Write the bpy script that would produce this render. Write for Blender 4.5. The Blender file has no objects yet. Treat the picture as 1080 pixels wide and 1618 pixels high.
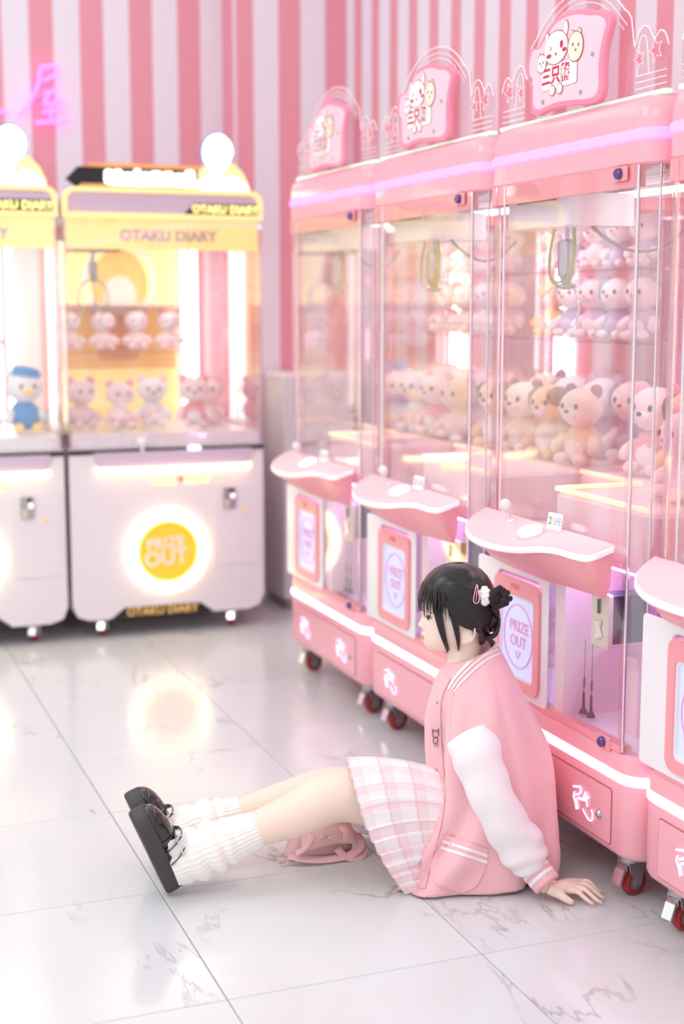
import bpy, math, random
from mathutils import Vector, Matrix, Quaternion, noise as mnoise

# ---------------------------------------------------------------- camera, world, lights, exposure
scene = bpy.context.scene
COL = scene.collection
FPX, CAM_H, HORIZON = 2247.0, 1.40, 480.0
PITCH = math.atan((809 - HORIZON) / FPX)
YAW = math.radians(21.0)
cam_data = bpy.data.cameras.new('camera')
cam_data.sensor_fit = 'VERTICAL'
cam_data.sensor_height = 36.0
cam_data.lens = FPX / 1618.0 * 36.0
cam_data.clip_start = 0.05
cam_data.dof.use_dof = True
cam_data.dof.focus_distance = 3.36
cam_data.dof.aperture_fstop = 1.7
cam = bpy.data.objects.new('camera', cam_data)
COL.objects.link(cam)
cam.location = (0, 0, CAM_H)
cam.rotation_euler = (math.pi / 2 - PITCH, 0, -YAW)
scene.camera = cam

world = bpy.data.worlds.new('world')
scene.world = world
world.use_nodes = True
wb = world.node_tree.nodes['Background']
wb.inputs[0].default_value = (0.945, 0.985, 1.0, 1)
wb.inputs[1].default_value = 1.0

def area(name, loc, size, sizey, power, col, rot=(0, 0, 0)):
    d = bpy.data.lights.new(name, 'AREA')
    d.shape = 'RECTANGLE'; d.size = size; d.size_y = sizey; d.energy = power; d.color = col
    o = bpy.data.objects.new(name, d); COL.objects.link(o)
    o.location = loc; o.rotation_euler = rot
    return o
area('unseen_fill_light', (-1.0, 3.6, 3.2), 2.2, 1.2, 26, (.95, .99, 1))  # unseen lamps added overhead as fill, set left to brighten left-facing sides
area('unseen_fill_light', (-0.9, 1.4, 3.2), 2.2, 1.2, 26, (.95, .99, 1))
area('unseen_fill_light', (0.4, 5.6, 3.3), 2.0, 0.8, 5, (.95, .99, 1))  # weaker added fill, out of view above the back machines

vs = scene.view_settings
vs.view_transform = 'Standard'; vs.look = 'None'; vs.gamma = 1.0; vs.use_curve_mapping = False
vs.exposure = 0.13
scene.cycles.transparent_max_bounces = 30
scene.cycles.use_adaptive_sampling = True
scene.cycles.adaptive_threshold = .08
scene.cycles.max_bounces = 6
scene.cycles.glossy_bounces = 3
scene.cycles.use_denoising = True
scene.cycles.sample_clamp_indirect = 6.0

# pixel of the photograph -> ray, for laying out things at their own distance
_cp, _sp, _ca, _sa = math.cos(PITCH), math.sin(PITCH), math.cos(YAW), math.sin(YAW)
_W = Vector((_sa * _cp, _ca * _cp, -_sp)); _R = Vector((_ca, -_sa, 0)); _U = _R.cross(_W)
def ray(u, v): return _R * ((u - 540) / FPX) + _U * ((809 - v) / FPX) + _W
def at_y(u, v, y):
    d = ray(u, v); return Vector((0, 0, CAM_H)) + d * (y / d.y)
def at_x(u, v, x):
    d = ray(u, v); return Vector((0, 0, CAM_H)) + d * (x / d.x)
def at_z(u, v, z):
    d = ray(u, v); return Vector((0, 0, CAM_H)) + d * ((z - CAM_H) / d.z)
def at_plane(u, v, o, n):
    d = ray(u, v); c = Vector((0, 0, CAM_H)); n = Vector(n)
    return c + d * ((Vector(o) - c).dot(n) / d.dot(n))

# ---------------------------------------------------------------- materials
MATS = {}
def srgb(r, g, b):
    f = lambda c: (c / 12.92) if c <= .04045 else ((c + .055) / 1.055) ** 2.4
    return (f(r / 255), f(g / 255), f(b / 255), 1)
def mat(name, col, rough=.5, metal=0., emit=None, strength=0., var=.04, bump=0., scale=60., coat=0., sub=0., trans=0., sheen=0.):
    m = bpy.data.materials.new(name); m.use_nodes = True
    nt = m.node_tree; n = nt.nodes; L = nt.links
    p = n['Principled BSDF']
    c = srgb(*col)
    p.inputs['Roughness'].default_value = rough
    p.inputs['Metallic'].default_value = metal
    p.inputs['Coat Weight'].default_value = coat
    p.inputs['Sheen Weight'].default_value = sheen
    p.inputs['Transmission Weight'].default_value = trans
    if sub:
        p.inputs['Subsurface Weight'].default_value = sub
        p.inputs['Subsurface Radius'].default_value = (1, .4, .25)
        p.inputs['Subsurface Scale'].default_value = .01
    tc = n.new('ShaderNodeTexCoord'); nz = n.new('ShaderNodeTexNoise')
    nz.inputs['Scale'].default_value = scale; nz.inputs['Detail'].default_value = 3
    L.new(tc.outputs['Object'], nz.inputs['Vector'])
    mx = n.new('ShaderNodeMix'); mx.data_type = 'RGBA'
    mx.inputs[6].default_value = tuple(max(0, x * (1 - var)) for x in c[:3]) + (1,)
    mx.inputs[7].default_value = tuple(min(1, x * (1 + var)) for x in c[:3]) + (1,)
    L.new(nz.outputs['Fac'], mx.inputs[0]); L.new(mx.outputs[2], p.inputs['Base Color'])
    if bump:
        b = n.new('ShaderNodeBump'); b.inputs['Strength'].default_value = bump; b.inputs['Distance'].default_value = .002
        L.new(nz.outputs['Fac'], b.inputs['Height']); L.new(b.outputs[0], p.inputs['Normal'])
    if emit:
        p.inputs['Emission Color'].default_value = srgb(*emit)
        p.inputs['Emission Strength'].default_value = strength
    MATS[name] = m
    return m

def glass_mat(name, tint=(255, 255, 255), base=.0, ior=1.45, rough=.02, gcol=(255, 255, 255)):
    m = bpy.data.materials.new(name); m.use_nodes = True
    nt = m.node_tree; n = nt.nodes; L = nt.links
    n.remove(n['Principled BSDF'])
    out = n['Material Output']
    t = n.new('ShaderNodeBsdfTransparent'); t.inputs[0].default_value = srgb(*tint)
    g = n.new('ShaderNodeBsdfGlossy'); g.inputs['Roughness'].default_value = rough; g.inputs['Color'].default_value = srgb(*gcol)
    lw = n.new('ShaderNodeLayerWeight'); lw.inputs[0].default_value = .5      # grazing reflection, the same from both sides of the sheet
    pw = n.new('ShaderNodeMath'); pw.operation = 'POWER'; pw.inputs[1].default_value = 5; L.new(lw.outputs['Facing'], pw.inputs[0])
    f0 = ((ior - 1) / (ior + 1)) ** 2
    f = n.new('ShaderNodeMath'); f.operation = 'MULTIPLY_ADD'; f.inputs[1].default_value = .96; f.inputs[2].default_value = f0; L.new(pw.outputs[0], f.inputs[0])
    nz = n.new('ShaderNodeTexNoise'); nz.inputs['Scale'].default_value = 9
    tc = n.new('ShaderNodeTexCoord'); L.new(tc.outputs['Object'], nz.inputs['Vector'])
    ma = n.new('ShaderNodeMath'); ma.operation = 'MULTIPLY_ADD'; ma.inputs[1].default_value = .02; ma.inputs[2].default_value = base
    L.new(nz.outputs['Fac'], ma.inputs[0])
    ad = n.new('ShaderNodeMath'); ad.operation = 'ADD'; ad.use_clamp = True
    L.new(f.outputs[0], ad.inputs[0]); L.new(ma.outputs[0], ad.inputs[1])
    mx = n.new('ShaderNodeMixShader'); L.new(ad.outputs[0], mx.inputs[0]); L.new(t.outputs[0], mx.inputs[1]); L.new(g.outputs[0], mx.inputs[2])
    L.new(mx.outputs[0], out.inputs[0])
    MATS[name] = m
    return m

def stripe_mat(name, axis, start, period, width, pink=(234, 156, 170), white=(238, 228, 238)):
    m = bpy.data.materials.new(name); m.use_nodes = True
    nt = m.node_tree; n = nt.nodes; L = nt.links; p = n['Principled BSDF']
    p.inputs['Roughness'].default_value = .6
    g = n.new('ShaderNodeNewGeometry'); s = n.new('ShaderNodeSeparateXYZ'); L.new(g.outputs['Position'], s.inputs[0])
    a = n.new('ShaderNodeMath'); a.operation = 'SUBTRACT'; L.new(s.outputs[axis], a.inputs[0]); a.inputs[1].default_value = start - 40 * period
    d = n.new('ShaderNodeMath'); d.operation = 'MODULO'; L.new(a.outputs[0], d.inputs[0]); d.inputs[1].default_value = period
    c = n.new('ShaderNodeMath'); c.operation = 'LESS_THAN'; L.new(d.outputs[0], c.inputs[0]); c.inputs[1].default_value = width
    mx = n.new('ShaderNodeMix'); mx.data_type = 'RGBA'; mx.inputs[6].default_value = srgb(*white); mx.inputs[7].default_value = srgb(*pink)
    L.new(c.outputs[0], mx.inputs[0]); L.new(mx.outputs[2], p.inputs['Base Color'])
    MATS[name] = m
    return m

def marble_mat(name):
    m = bpy.data.materials.new(name); m.use_nodes = True
    nt = m.node_tree; n = nt.nodes; L = nt.links; p = n['Principled BSDF']
    p.inputs['Roughness'].default_value = .16
    p.inputs['Specular IOR Level'].default_value = .55
    g = n.new('ShaderNodeNewGeometry')
    oi = n.new('ShaderNodeObjectInfo')
    mp = n.new('ShaderNodeMapping'); mp.inputs['Rotation'].default_value = (0, 0, .9); mp.inputs['Scale'].default_value = (1, .38, 1)
    sc = n.new('ShaderNodeVectorMath'); sc.operation = 'SCALE'; sc.inputs['Scale'].default_value = 23.0
    cb = n.new('ShaderNodeCombineXYZ'); L.new(oi.outputs['Random'], cb.inputs[0]); L.new(oi.outputs['Random'], cb.inputs[2])
    L.new(cb.outputs[0], sc.inputs[0])
    av = n.new('ShaderNodeVectorMath'); av.operation = 'ADD'; L.new(g.outputs['Position'], av.inputs[0]); L.new(sc.outputs[0], av.inputs[1])
    L.new(av.outputs[0], mp.inputs[0])
    nz = n.new('ShaderNodeTexNoise'); nz.inputs['Scale'].default_value = 2.6; nz.inputs['Detail'].default_value = 6; nz.inputs['Roughness'].default_value = .6; nz.inputs['Distortion'].default_value = .9
    L.new(mp.outputs[0], nz.inputs['Vector'])
    s1 = n.new('ShaderNodeMath'); s1.operation = 'SUBTRACT'; s1.inputs[1].default_value = .5; L.new(nz.outputs['Fac'], s1.inputs[0])
    ab = n.new('ShaderNodeMath'); ab.operation = 'ABSOLUTE'; L.new(s1.outputs[0], ab.inputs[0])
    rp = n.new('ShaderNodeMapRange'); rp.inputs[1].default_value = 0; rp.inputs[2].default_value = .014; rp.inputs[3].default_value = 1; rp.inputs[4].default_value = 0
    L.new(ab.outputs[0], rp.inputs[0])
    n2 = n.new('ShaderNodeTexNoise'); n2.inputs['Scale'].default_value = 3.2; n2.inputs['Detail'].default_value = 3; L.new(av.outputs[0], n2.inputs['Vector'])
    r2 = n.new('ShaderNodeMapRange'); r2.inputs[1].default_value = .52; r2.inputs[2].default_value = .68; L.new(n2.outputs['Fac'], r2.inputs[0])
    ml = n.new('ShaderNodeMath'); ml.operation = 'MULTIPLY'; L.new(rp.outputs[0], ml.inputs[0]); L.new(r2.outputs[0], ml.inputs[1])
    n3 = n.new('ShaderNodeTexNoise'); n3.inputs['Scale'].default_value = 2.0; n3.inputs['Detail'].default_value = 4; L.new(mp.outputs[0], n3.inputs['Vector'])
    b0 = n.new('ShaderNodeMix'); b0.data_type = 'RGBA'; b0.inputs[6].default_value = srgb(208, 208, 210); b0.inputs[7].default_value = srgb(226, 226, 228)
    L.new(n3.outputs['Fac'], b0.inputs[0])
    mx = n.new('ShaderNodeMix'); mx.data_type = 'RGBA'; mx.inputs[7].default_value = srgb(160, 146, 146)
    mm = n.new('ShaderNodeMath'); mm.operation = 'MULTIPLY'; mm.inputs[1].default_value = .75; L.new(ml.outputs[0], mm.inputs[0])
    L.new(mm.outputs[0], mx.inputs[0]); L.new(b0.outputs[2], mx.inputs[6]); L.new(mx.outputs[2], p.inputs['Base Color'])
    MATS[name] = m
    return m

def plaid_mat(name):   # woven checks from the cloth's own coordinates
    m = bpy.data.materials.new(name); m.use_nodes = True
    nt = m.node_tree; n = nt.nodes; L = nt.links; p = n['Principled BSDF']; p.inputs['Roughness'].default_value = .85
    uv = n.new('ShaderNodeUVMap'); s = n.new('ShaderNodeSeparateXYZ'); L.new(uv.outputs[0], s.inputs[0])
    def band(out, freq, ph, w):
        a = n.new('ShaderNodeMath'); a.operation = 'MULTIPLY_ADD'; a.inputs[1].default_value = freq; a.inputs[2].default_value = ph; L.new(out, a.inputs[0])
        f = n.new('ShaderNodeMath'); f.operation = 'FRACT'; L.new(a.outputs[0], f.inputs[0])
        c = n.new('ShaderNodeMath'); c.operation = 'LESS_THAN'; c.inputs[1].default_value = w; L.new(f.outputs[0], c.inputs[0]); return c.outputs[0]
    b1 = band(s.outputs[0], 14, .1, .42); b2 = band(s.outputs[1], 3.2, .2, .45); b3 = band(s.outputs[0], 14, .75, .1); b4 = band(s.outputs[1], 3.2, .85, .09)
    ad = n.new('ShaderNodeMath'); ad.operation = 'ADD'; L.new(b1, ad.inputs[0]); L.new(b2, ad.inputs[1])
    ad2 = n.new('ShaderNodeMath'); ad2.operation = 'ADD'; L.new(b3, ad2.inputs[0]); L.new(b4, ad2.inputs[1])
    m1 = n.new('ShaderNodeMath'); m1.operation = 'MULTIPLY'; m1.inputs[1].default_value = .42; L.new(ad.outputs[0], m1.inputs[0])
    mx = n.new('ShaderNodeMix'); mx.data_type = 'RGBA'; mx.inputs[6].default_value = srgb(246, 240, 242); mx.inputs[7].default_value = srgb(244, 212, 217); L.new(m1.outputs[0], mx.inputs[0])
    m2 = n.new('ShaderNodeMath'); m2.operation = 'MULTIPLY'; m2.inputs[1].default_value = .5; m2.use_clamp = True; L.new(ad2.outputs[0], m2.inputs[0])
    mx2 = n.new('ShaderNodeMix'); mx2.data_type = 'RGBA'; mx2.inputs[7].default_value = srgb(238, 196, 204); L.new(m2.outputs[0], mx2.inputs[0]); L.new(mx.outputs[2], mx2.inputs[6])
    L.new(mx2.outputs[2], p.inputs['Base Color'])
    MATS[name] = m
    return m

mat('pink_paint', (249, 176, 187), .28, coat=.3, var=.015)
mat('coral_paint', (248, 164, 170), .34, var=.015)
mat('pink_bed', (251, 220, 226), .5, var=.02)
mat('pale_pink', (248, 200, 209), .4, var=.02)
mat('white_plastic', (244, 240, 242), .3, var=.015)
mat('white_paint', (238, 230, 234), .35, coat=.2, var=.015)
mat('grey_white', (226, 222, 224), .5, var=.03)
mat('cream_metal', (232, 216, 196), .35, metal=.3)
mat('chrome', (244, 242, 246), .16, metal=1., var=.02)
mat('steel', (190, 188, 190), .32, metal=.8, var=.06)
mat('dark_metal', (74, 70, 88), .35, metal=.6)
mat('black_plastic', (30, 27, 32), .4)
mat('purple_metal', (110, 86, 150), .25, metal=.7)
mat('red_tyre', (168, 52, 48), .5, var=.1)
mat('grey_hub', (150, 146, 148), .4, metal=.3)
mat('led_white', (255, 255, 255), emit=(255, 214, 242), strength=2.0)
mat('led_pink', (255, 170, 240), emit=(255, 118, 218), strength=.95)
mat('led_warm', (255, 240, 210), emit=(255, 232, 180), strength=3.2)
mat('led_orange', (255, 226, 190), emit=(255, 216, 170), strength=.7)
mat('led_lavender', (220, 200, 255), emit=(204, 180, 255), strength=14.0)
mat('led_tube', (255, 255, 255), emit=(255, 250, 250), strength=9.0)
mat('led_violet', (240, 230, 255), emit=(232, 216, 255), strength=.9)
mat('rim_white', (252, 236, 240), .4, emit=(255, 226, 236), strength=.25)
mat('neon_pink', (255, 140, 230), emit=(255, 112, 226), strength=1.5)
mat('lavender_panel', (206, 206, 244), .3, emit=(190, 196, 255), strength=.35, var=.04, scale=8)
mat('yellow_panel', (250, 236, 160), .5, emit=(252, 232, 140), strength=.35, var=.02)
mat('yellow_frame', (250, 222, 150), .35, emit=(255, 220, 150), strength=.5)
mat('yellow_disc', (246, 196, 60), .4, emit=(246, 190, 60), strength=.25)
mat('orange_panel', (248, 176, 104), .5)
mat('amber', (251, 206, 120), .5, emit=(250, 200, 110), strength=.15)
mat('lit_yellow', (255, 240, 160), .5, emit=(255, 236, 140), strength=1.2)
mat('lit_white', (255, 255, 255), .5, emit=(250, 255, 255), strength=1.6)
mat('led_column', (255, 255, 255), emit=(255, 252, 250), strength=2.6)
mat('print_grey', (206, 190, 200), .5)
mat('print_soft', (246, 172, 192), .5)
mat('lilac_panel', (212, 190, 210), .4)
mat('print_pink', (238, 130, 150), .5)
mat('print_red', (214, 40, 84), .5)
mat('print_white', (250, 248, 248), .5)
mat('print_cream', (248, 238, 214), .5)
mat('print_line', (176, 90, 90), .5)
mat('sign_pink', (246, 146, 172), .35)
mat('sign_face', (252, 200, 212), .4, emit=(255, 190, 206), strength=.12, var=.03, scale=14)
mat('etch', (255, 246, 248), .4, emit=(255, 240, 244), strength=.12)
mat('edge_green', (226, 255, 236), .3, emit=(160, 255, 212), strength=.5)
mat('joy_ball', (252, 246, 250), .15, trans=.2)
mat('button_white', (245, 252, 255), .3, emit=(236, 248, 255), strength=.9)
mat('cable_green', (176, 178, 118), .4)
mat('cable_grey', (170, 164, 150), .4)
mat('skin', (248, 220, 203), .46, sub=.12, var=.012, scale=20)
mat('lip', (226, 138, 130), .4, sub=.1)
mat('nail', (246, 200, 192), .25)
mat('eye_white', (236, 228, 226), .3)
mat('iris', (52, 34, 30), .15)
mat('hair', (26, 18, 22), .3, var=.3, scale=140)
mat('brow', (52, 38, 36), .6)
mat('jacket_pink', (248, 190, 196), .9, var=.03, bump=.25, scale=420, sheen=.3)
mat('jacket_white', (250, 240, 242), .85, var=.02, bump=.2, scale=400, sheen=.2)
mat('knit_white', (252, 246, 240), .9, var=.03, bump=.3, scale=300)
mat('sock_white', (246, 244, 246), .85)
mat('shirt', (250, 244, 238), .85)
mat('patent_black', (18, 15, 20), .1, coat=.8)
mat('sole_black', (70, 63, 64), .55, bump=.2)
mat('bag_pink', (246, 198, 201), .75, bump=.1)
mat('thread', (70, 36, 60), .7)
mat('fluff', (250, 246, 246), .95)
mat('scrunchie', (42, 28, 38), .8)
mat('clip_pink', (250, 180, 200), .3)
mat('plush_pink', (254, 229, 229), .95, sheen=.4, bump=.3, scale=180)
mat('plush_rose', (246, 176, 186), .95, sheen=.4, bump=.3, scale=180)
mat('plush_white', (248, 246, 248), .95, sheen=.4, bump=.3, scale=180)
mat('plush_grey', (170, 162, 188), .95, sheen=.4, bump=.3, scale=180)
mat('plush_lilac', (206, 194, 226), .95, sheen=.4, bump=.3, scale=180)
mat('plush_tan', (244, 214, 168), .95, sheen=.4, bump=.3, scale=180)
mat('plush_cream', (250, 236, 218), .95, sheen=.4, bump=.3, scale=180)
mat('plush_brown', (142, 116, 116), .95, sheen=.4, bump=.3, scale=180)
mat('plush_yellow', (250, 206, 110), .95, sheen=.4, bump=.3, scale=180)
mat('plush_blue', (70, 150, 222), .95, sheen=.4, bump=.3, scale=180)
mat('plush_red', (222, 70, 70), .95)
mat('plush_eye', (50, 40, 48), .4)
mat('grout', (178, 170, 170), .8)
glass_mat('acrylic', (254, 253, 253), .05, 1.42)
glass_mat('acrylic_edge', (250, 238, 242), .10, 1.5, .08)
glass_mat('sign_acrylic', (252, 244, 246), .04, 1.45, .05)
glass_mat('lavender_glass', (226, 222, 252), .05, 1.45, .05)
marble_mat('marble')
plaid_mat('plaid')
stripe_mat('stripe_back', 0, 1.293, .2285, .109)
stripe_mat('stripe_column', 0, 2.145, .2275, .108)
stripe_mat('stripe_column_side', 1, 6.52, .2275, .18)
stripe_mat('stripe_right', 1, 4.591, .2085, .092)

# ---------------------------------------------------------------- mesh helpers
def cat_rom(pts, n=6, closed=False):
    P = [Vector(p) for p in pts]; out = []
    N = len(P); segs = N if closed else N - 1
    for i in range(segs):
        p1, p2 = P[i % N], P[(i + 1) % N]
        p0 = P[(i - 1) % N] if (closed or i > 0) else p1 * 2 - p2
        p3 = P[(i + 2) % N] if (closed or i + 2 < N) else p2 * 2 - p1
        for k in range(n):
            t = k / n
            out.append(.5 * ((2 * p1) + (-p0 + p2) * t + (2 * p0 - 5 * p1 + 4 * p2 - p3) * t * t + (-p0 + 3 * p1 - 3 * p2 + p3) * t ** 3))
    if not closed: out.append(P[-1].copy())
    return out
def cat_val(vals, n=6):
    V = cat_rom([Vector((v, 0, 0)) if not isinstance(v, (tuple, list)) else Vector((v[0], v[1], 0)) for v in vals], n)
    return [(v.x, v.y) if isinstance(vals[0], (tuple, list)) else v.x for v in V]

class MB:
    def __init__(s): s.v = []; s.f = []; s.mi = []; s.cur = 0
    def _add(s, vs_, fs_):
        o = len(s.v); s.v += [tuple(v) for v in vs_]
        for f in fs_: s.f.append([i + o for i in f]); s.mi.append(s.cur)
    def mat(s, i): s.cur = i; return s
    def box(s, c, d, M=None):
        x, y, z = (k / 2 for k in d); c = Vector(c)
        vs_ = [Vector((sx * x, sy * y, sz * z)) for sz in (-1, 1) for sy in (-1, 1) for sx in (-1, 1)]
        vs_ = [((M @ v) if M else v) + c for v in vs_]
        s._add(vs_, [(0, 2, 3, 1), (4, 5, 7, 6), (0, 1, 5, 4), (2, 6, 7, 3), (0, 4, 6, 2), (1, 3, 7, 5)]); return s
    def bx(s, x0, x1, y0, y1, z0, z1):
        return s.box(((x0 + x1) / 2, (y0 + y1) / 2, (z0 + z1) / 2), (abs(x1 - x0), abs(y1 - y0), abs(z1 - z0)))
    def loft(s, rings, cap=True, closed=True, loop=False):
        n = len(rings[0]); fs_ = []; vs_ = [p for r in rings for p in r]
        R = len(rings)
        for i in range(R if loop else R - 1):
            a, b = i * n, ((i + 1) % R) * n
            for j in range(n if closed else n - 1):
                k = (j + 1) % n
                fs_.append((a + j, a + k, b + k, b + j))
        if cap and closed and not loop:
            fs_.append(tuple(range(n - 1, -1, -1))); fs_.append(tuple(range((R - 1) * n, R * n)))
        s._add(vs_, fs_); return s
    def tube(s, pts, r, sides=8, cap=True, up=None, closed=False):
        P = [Vector(p) for p in pts]; n = len(P); rings = []
        rr = r if isinstance(r, (list, tuple)) else [r] * n
        nrm = None
        for i in range(n):
            if closed: t = (P[(i + 1) % n] - P[i - 1])
            else: t = P[min(i + 1, n - 1)] - P[max(i - 1, 0)]
            t.normalize()
            if nrm is None:
                u = Vector(up) if up else (Vector((0, 0, 1)) if abs(t.z) < .9 else Vector((1, 0, 0)))
                nrm = (u - t * u.dot(t)).normalized()
            else:
                nrm = (Vector(up) if up else nrm); nrm = nrm - t * nrm.dot(t)
                nrm = nrm.normalized()
            b = t.cross(nrm)
            q = rr[i]; ru, rv = q if isinstance(q, (tuple, list)) else (q, q)
            rings.append([P[i] + nrm * (math.cos(2 * math.pi * k / sides) * ru) + b * (math.sin(2 * math.pi * k / sides) * rv) for k in range(sides)])
        return s.loft(rings, cap=cap, loop=closed)
    def ell(s, c, r, M=None, seg=16, rings=10):
        c = Vector(c); vs_ = []; fs_ = []
        vs_.append(Vector((0, 0, r[2])))
        for i in range(1, rings):
            a = math.pi * i / rings
            for j in range(seg):
                b = 2 * math.pi * j / seg
                vs_.append(Vector((r[0] * math.sin(a) * math.cos(b), r[1] * math.sin(a) * math.sin(b), r[2] * math.cos(a))))
        vs_.append(Vector((0, 0, -r[2])))
        for j in range(seg):
            fs_.append((0, 1 + j, 1 + (j + 1) % seg))
            for i in range(rings - 2):
                a = 1 + i * seg; b = a + seg
                fs_.append((a + j, b + j, b + (j + 1) % seg, a + (j + 1) % seg))
            a = 1 + (rings - 2) * seg
            fs_.append((a + j, len(vs_) - 1, a + (j + 1) % seg))
        s._add([((M @ v) if M else v) + c for v in vs_], fs_); return s
    def prism(s, pts2, M, d0, d1):      # outline in the matrix's XY plane, depth along its Z
        a = [M @ Vector((p[0], p[1], d0)) for p in pts2]; b = [M @ Vector((p[0], p[1], d1)) for p in pts2]
        return s.loft([a, b])
    def rprism(s, x0, x1, y0, y1, r, prof, seg=6, corners=(1, 1, 1, 1)):   # prof: (z, inset)
        rings = []
        for z, ins in prof:
            rings.append([Vector((p[0], p[1], z)) for p in rrect(x0 + ins, x1 - ins, y0 + ins, y1 - ins, max(.001, r - ins * .6), seg, corners)])
        return s.loft(rings)
    def lathe(s, prof, M=None, seg=20, cap=True):  # (r, z)
        rings = []
        for r, z in prof:
            ring = [Vector((max(r, 1e-4) * math.cos(2 * math.pi * k / seg), max(r, 1e-4) * math.sin(2 * math.pi * k / seg), z)) for k in range(seg)]
            rings.append([(M @ p) if M else p for p in ring])
        return s.loft(rings, cap=cap)
    def text(s, body, size, M, depth=.002, align='CENTER', bold=0.):
        c = bpy.data.curves.new('t', 'FONT'); c.body = body; c.size = size; c.align_x = align; c.align_y = 'CENTER'; c.extrude = depth / 2; c.offset = bold; c.resolution_u = 3
        o = bpy.data.objects.new('t', c); COL.objects.link(o)
        dg = bpy.context.evaluated_depsgraph_get(); me = bpy.data.meshes.new_from_object(o.evaluated_get(dg))
        s._add([M @ v.co for v in me.vertices], [tuple(p.vertices) for p in me.polygons])
        bpy.data.objects.remove(o); bpy.data.meshes.remove(me); bpy.data.curves.remove(c); return s
    def build(s, name, m, parent=None, smooth=35, loc=None):
        me = bpy.data.meshes.new(name); me.from_pydata(s.v, [], s.f); me.update()
        ms = m if isinstance(m, (list, tuple)) else [m]
        for k in ms: me.materials.append(MATS[k])
        if len(ms) > 1: me.polygons.foreach_set('material_index', s.mi)
        if smooth:
            me.polygons.foreach_set('use_smooth', [True] * len(me.polygons))
            if smooth < 180: me.set_sharp_from_angle(angle=math.radians(smooth))
        me.validate()
        o = bpy.data.objects.new(name, me); COL.objects.link(o)
        if parent: o.parent = parent
        if loc: o.location = loc
        return o

def rrect(x0, x1, y0, y1, r, seg=6, corners=(1, 1, 1, 1)):
    out = []
    for (cx, cy, a0), on in zip(((x1 - r, y1 - r, 0), (x0 + r, y1 - r, 90), (x0 + r, y0 + r, 180), (x1 - r, y0 + r, 270)), corners):
        if on:
            for k in range(seg + 1):
                a = math.radians(a0 + 90 * k / seg); out.append((cx + r * math.cos(a), cy + r * math.sin(a)))
        else:
            sx = 1 if a0 in (0, 270) else -1; sy = 1 if a0 in (0, 90) else -1
            px, py = cx + sx * r, cy + sy * r
            for k in range(seg + 1): out.append((px, py))
    return out
def thing(name, label, cat, loc=(0, 0, 0), rz=0, group=None):
    o = bpy.data.objects.new(name, None); COL.objects.link(o); o.empty_display_size = .1
    o.location = loc; o.rotation_euler = (0, 0, rz); tag(o, label, cat, group); return o
def tag(o, label, cat, group=None):
    o['label'] = label; o['category'] = cat
    if group: o['group'] = group
    return o
def copy_tree(o, parent=None):
    c = o.copy(); COL.objects.link(c)
    if parent: c.parent = parent
    for ch in list(o.children): copy_tree(ch, c)
    return c
def frame(o, x, y):   # matrix with X axis x, Y axis y at o
    x = Vector(x).normalized(); y = Vector(y); z = x.cross(y).normalized(); y = z.cross(x)
    M = Matrix(((x.x, y.x, z.x), (x.y, y.y, z.y), (x.z, y.z, z.z))).to_4x4(); M.translation = Vector(o); return M
FX = lambda x, y, z: frame((x, y, z), (0, -1, 0), (0, 0, 1))   # a face that looks towards -x
FY = lambda x, y, z: frame((x, y, z), (1, 0, 0), (0, 0, 1))    # a face that looks towards -y
def strokes(mb, lines, M, r, n=5, sides=6):
    for ln in lines:
        mb.tube([M @ Vector((p[0], p[1], 0)) for p in cat_rom([(a, b, 0) for a, b in ln], n)], r, sides)
    return mb

# ---------------------------------------------------------------- the setting
def struct(o): o['kind'] = 'structure'; return o
T = .575
floor = struct(MB().bx(-3, 2.52, -.6, 6.75, -.06, -.006).build('floor', 'grout', smooth=0))
tile_me = None
gx0, gy0 = .757 - T * 6, 3.195 - T * 6
rng = random.Random(4)
for i in range(0, 10):
    for j in range(0, 13):
        x, y = gx0 + i * T, gy0 + j * T
        if x > 2.5 or y > 6.7 or y < .2: continue
        if tile_me is None:
            t = MB().rprism(.0012, T - .0012, .0012, T - .0012, .002, [(-.006, 0), (-.0012, 0), (0, .0012)], seg=1).build('tile', 'marble', floor, smooth=0)
            tile_me = t.data
        else:
            t = bpy.data.objects.new('tile', tile_me); COL.objects.link(t); t.parent = floor
        t.location = (x, y, 0)
struct(MB().bx(-3, 2.52, 6.7, 6.8, 0, 3.4).build('wall_back', 'stripe_back', smooth=0))
mb = MB()
mb._add([(1.965, 6.4, 0), (2.52, 6.4, 0), (2.52, 6.4, 3.4), (1.965, 6.4, 3.4), (1.965, 6.7, 0), (1.965, 6.7, 3.4), (2.52, 6.7, 0), (2.52, 6.7, 3.4)], [(0, 1, 2, 3), (3, 2, 7, 5), (1, 6, 7, 2)])
mb.cur = 1; mb.f.append([4, 0, 3, 5]); mb.mi.append(1)
struct(mb.build('wall_column', ['stripe_column', 'stripe_column_side'], smooth=0))
struct(MB().bx(2.5, 2.6, -.6, 6.4, 0, 3.4).build('wall_right', 'stripe_right', smooth=0))

# white cabinet in the corner
c = thing('corner_cabinet', 'plain white waist-high cabinet in the corner between the yellow and pink machines', 'cabinet', (2.23, 6.2, 0))
MB().rprism(-.17, .17, -.1, .18, .01, [(.05, 0), (1.06, 0)]).build('body', 'grey_white', c)
MB().rprism(-.175, .175, -.108, .183, .012, [(1.06, .004), (1.068, 0), (1.085, 0), (1.09, .006)]).build('top', 'white_plastic', c)
MB().rprism(-.155, .155, -.112, -.1, .006, [(.12, 0), (1.02, 0)]).build('door', 'grey_white', c)
MB().rprism(-.16, .16, -.09, .17, .01, [(0, 0), (.05, 0)]).build('plinth', 'grey_hub', c)

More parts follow.
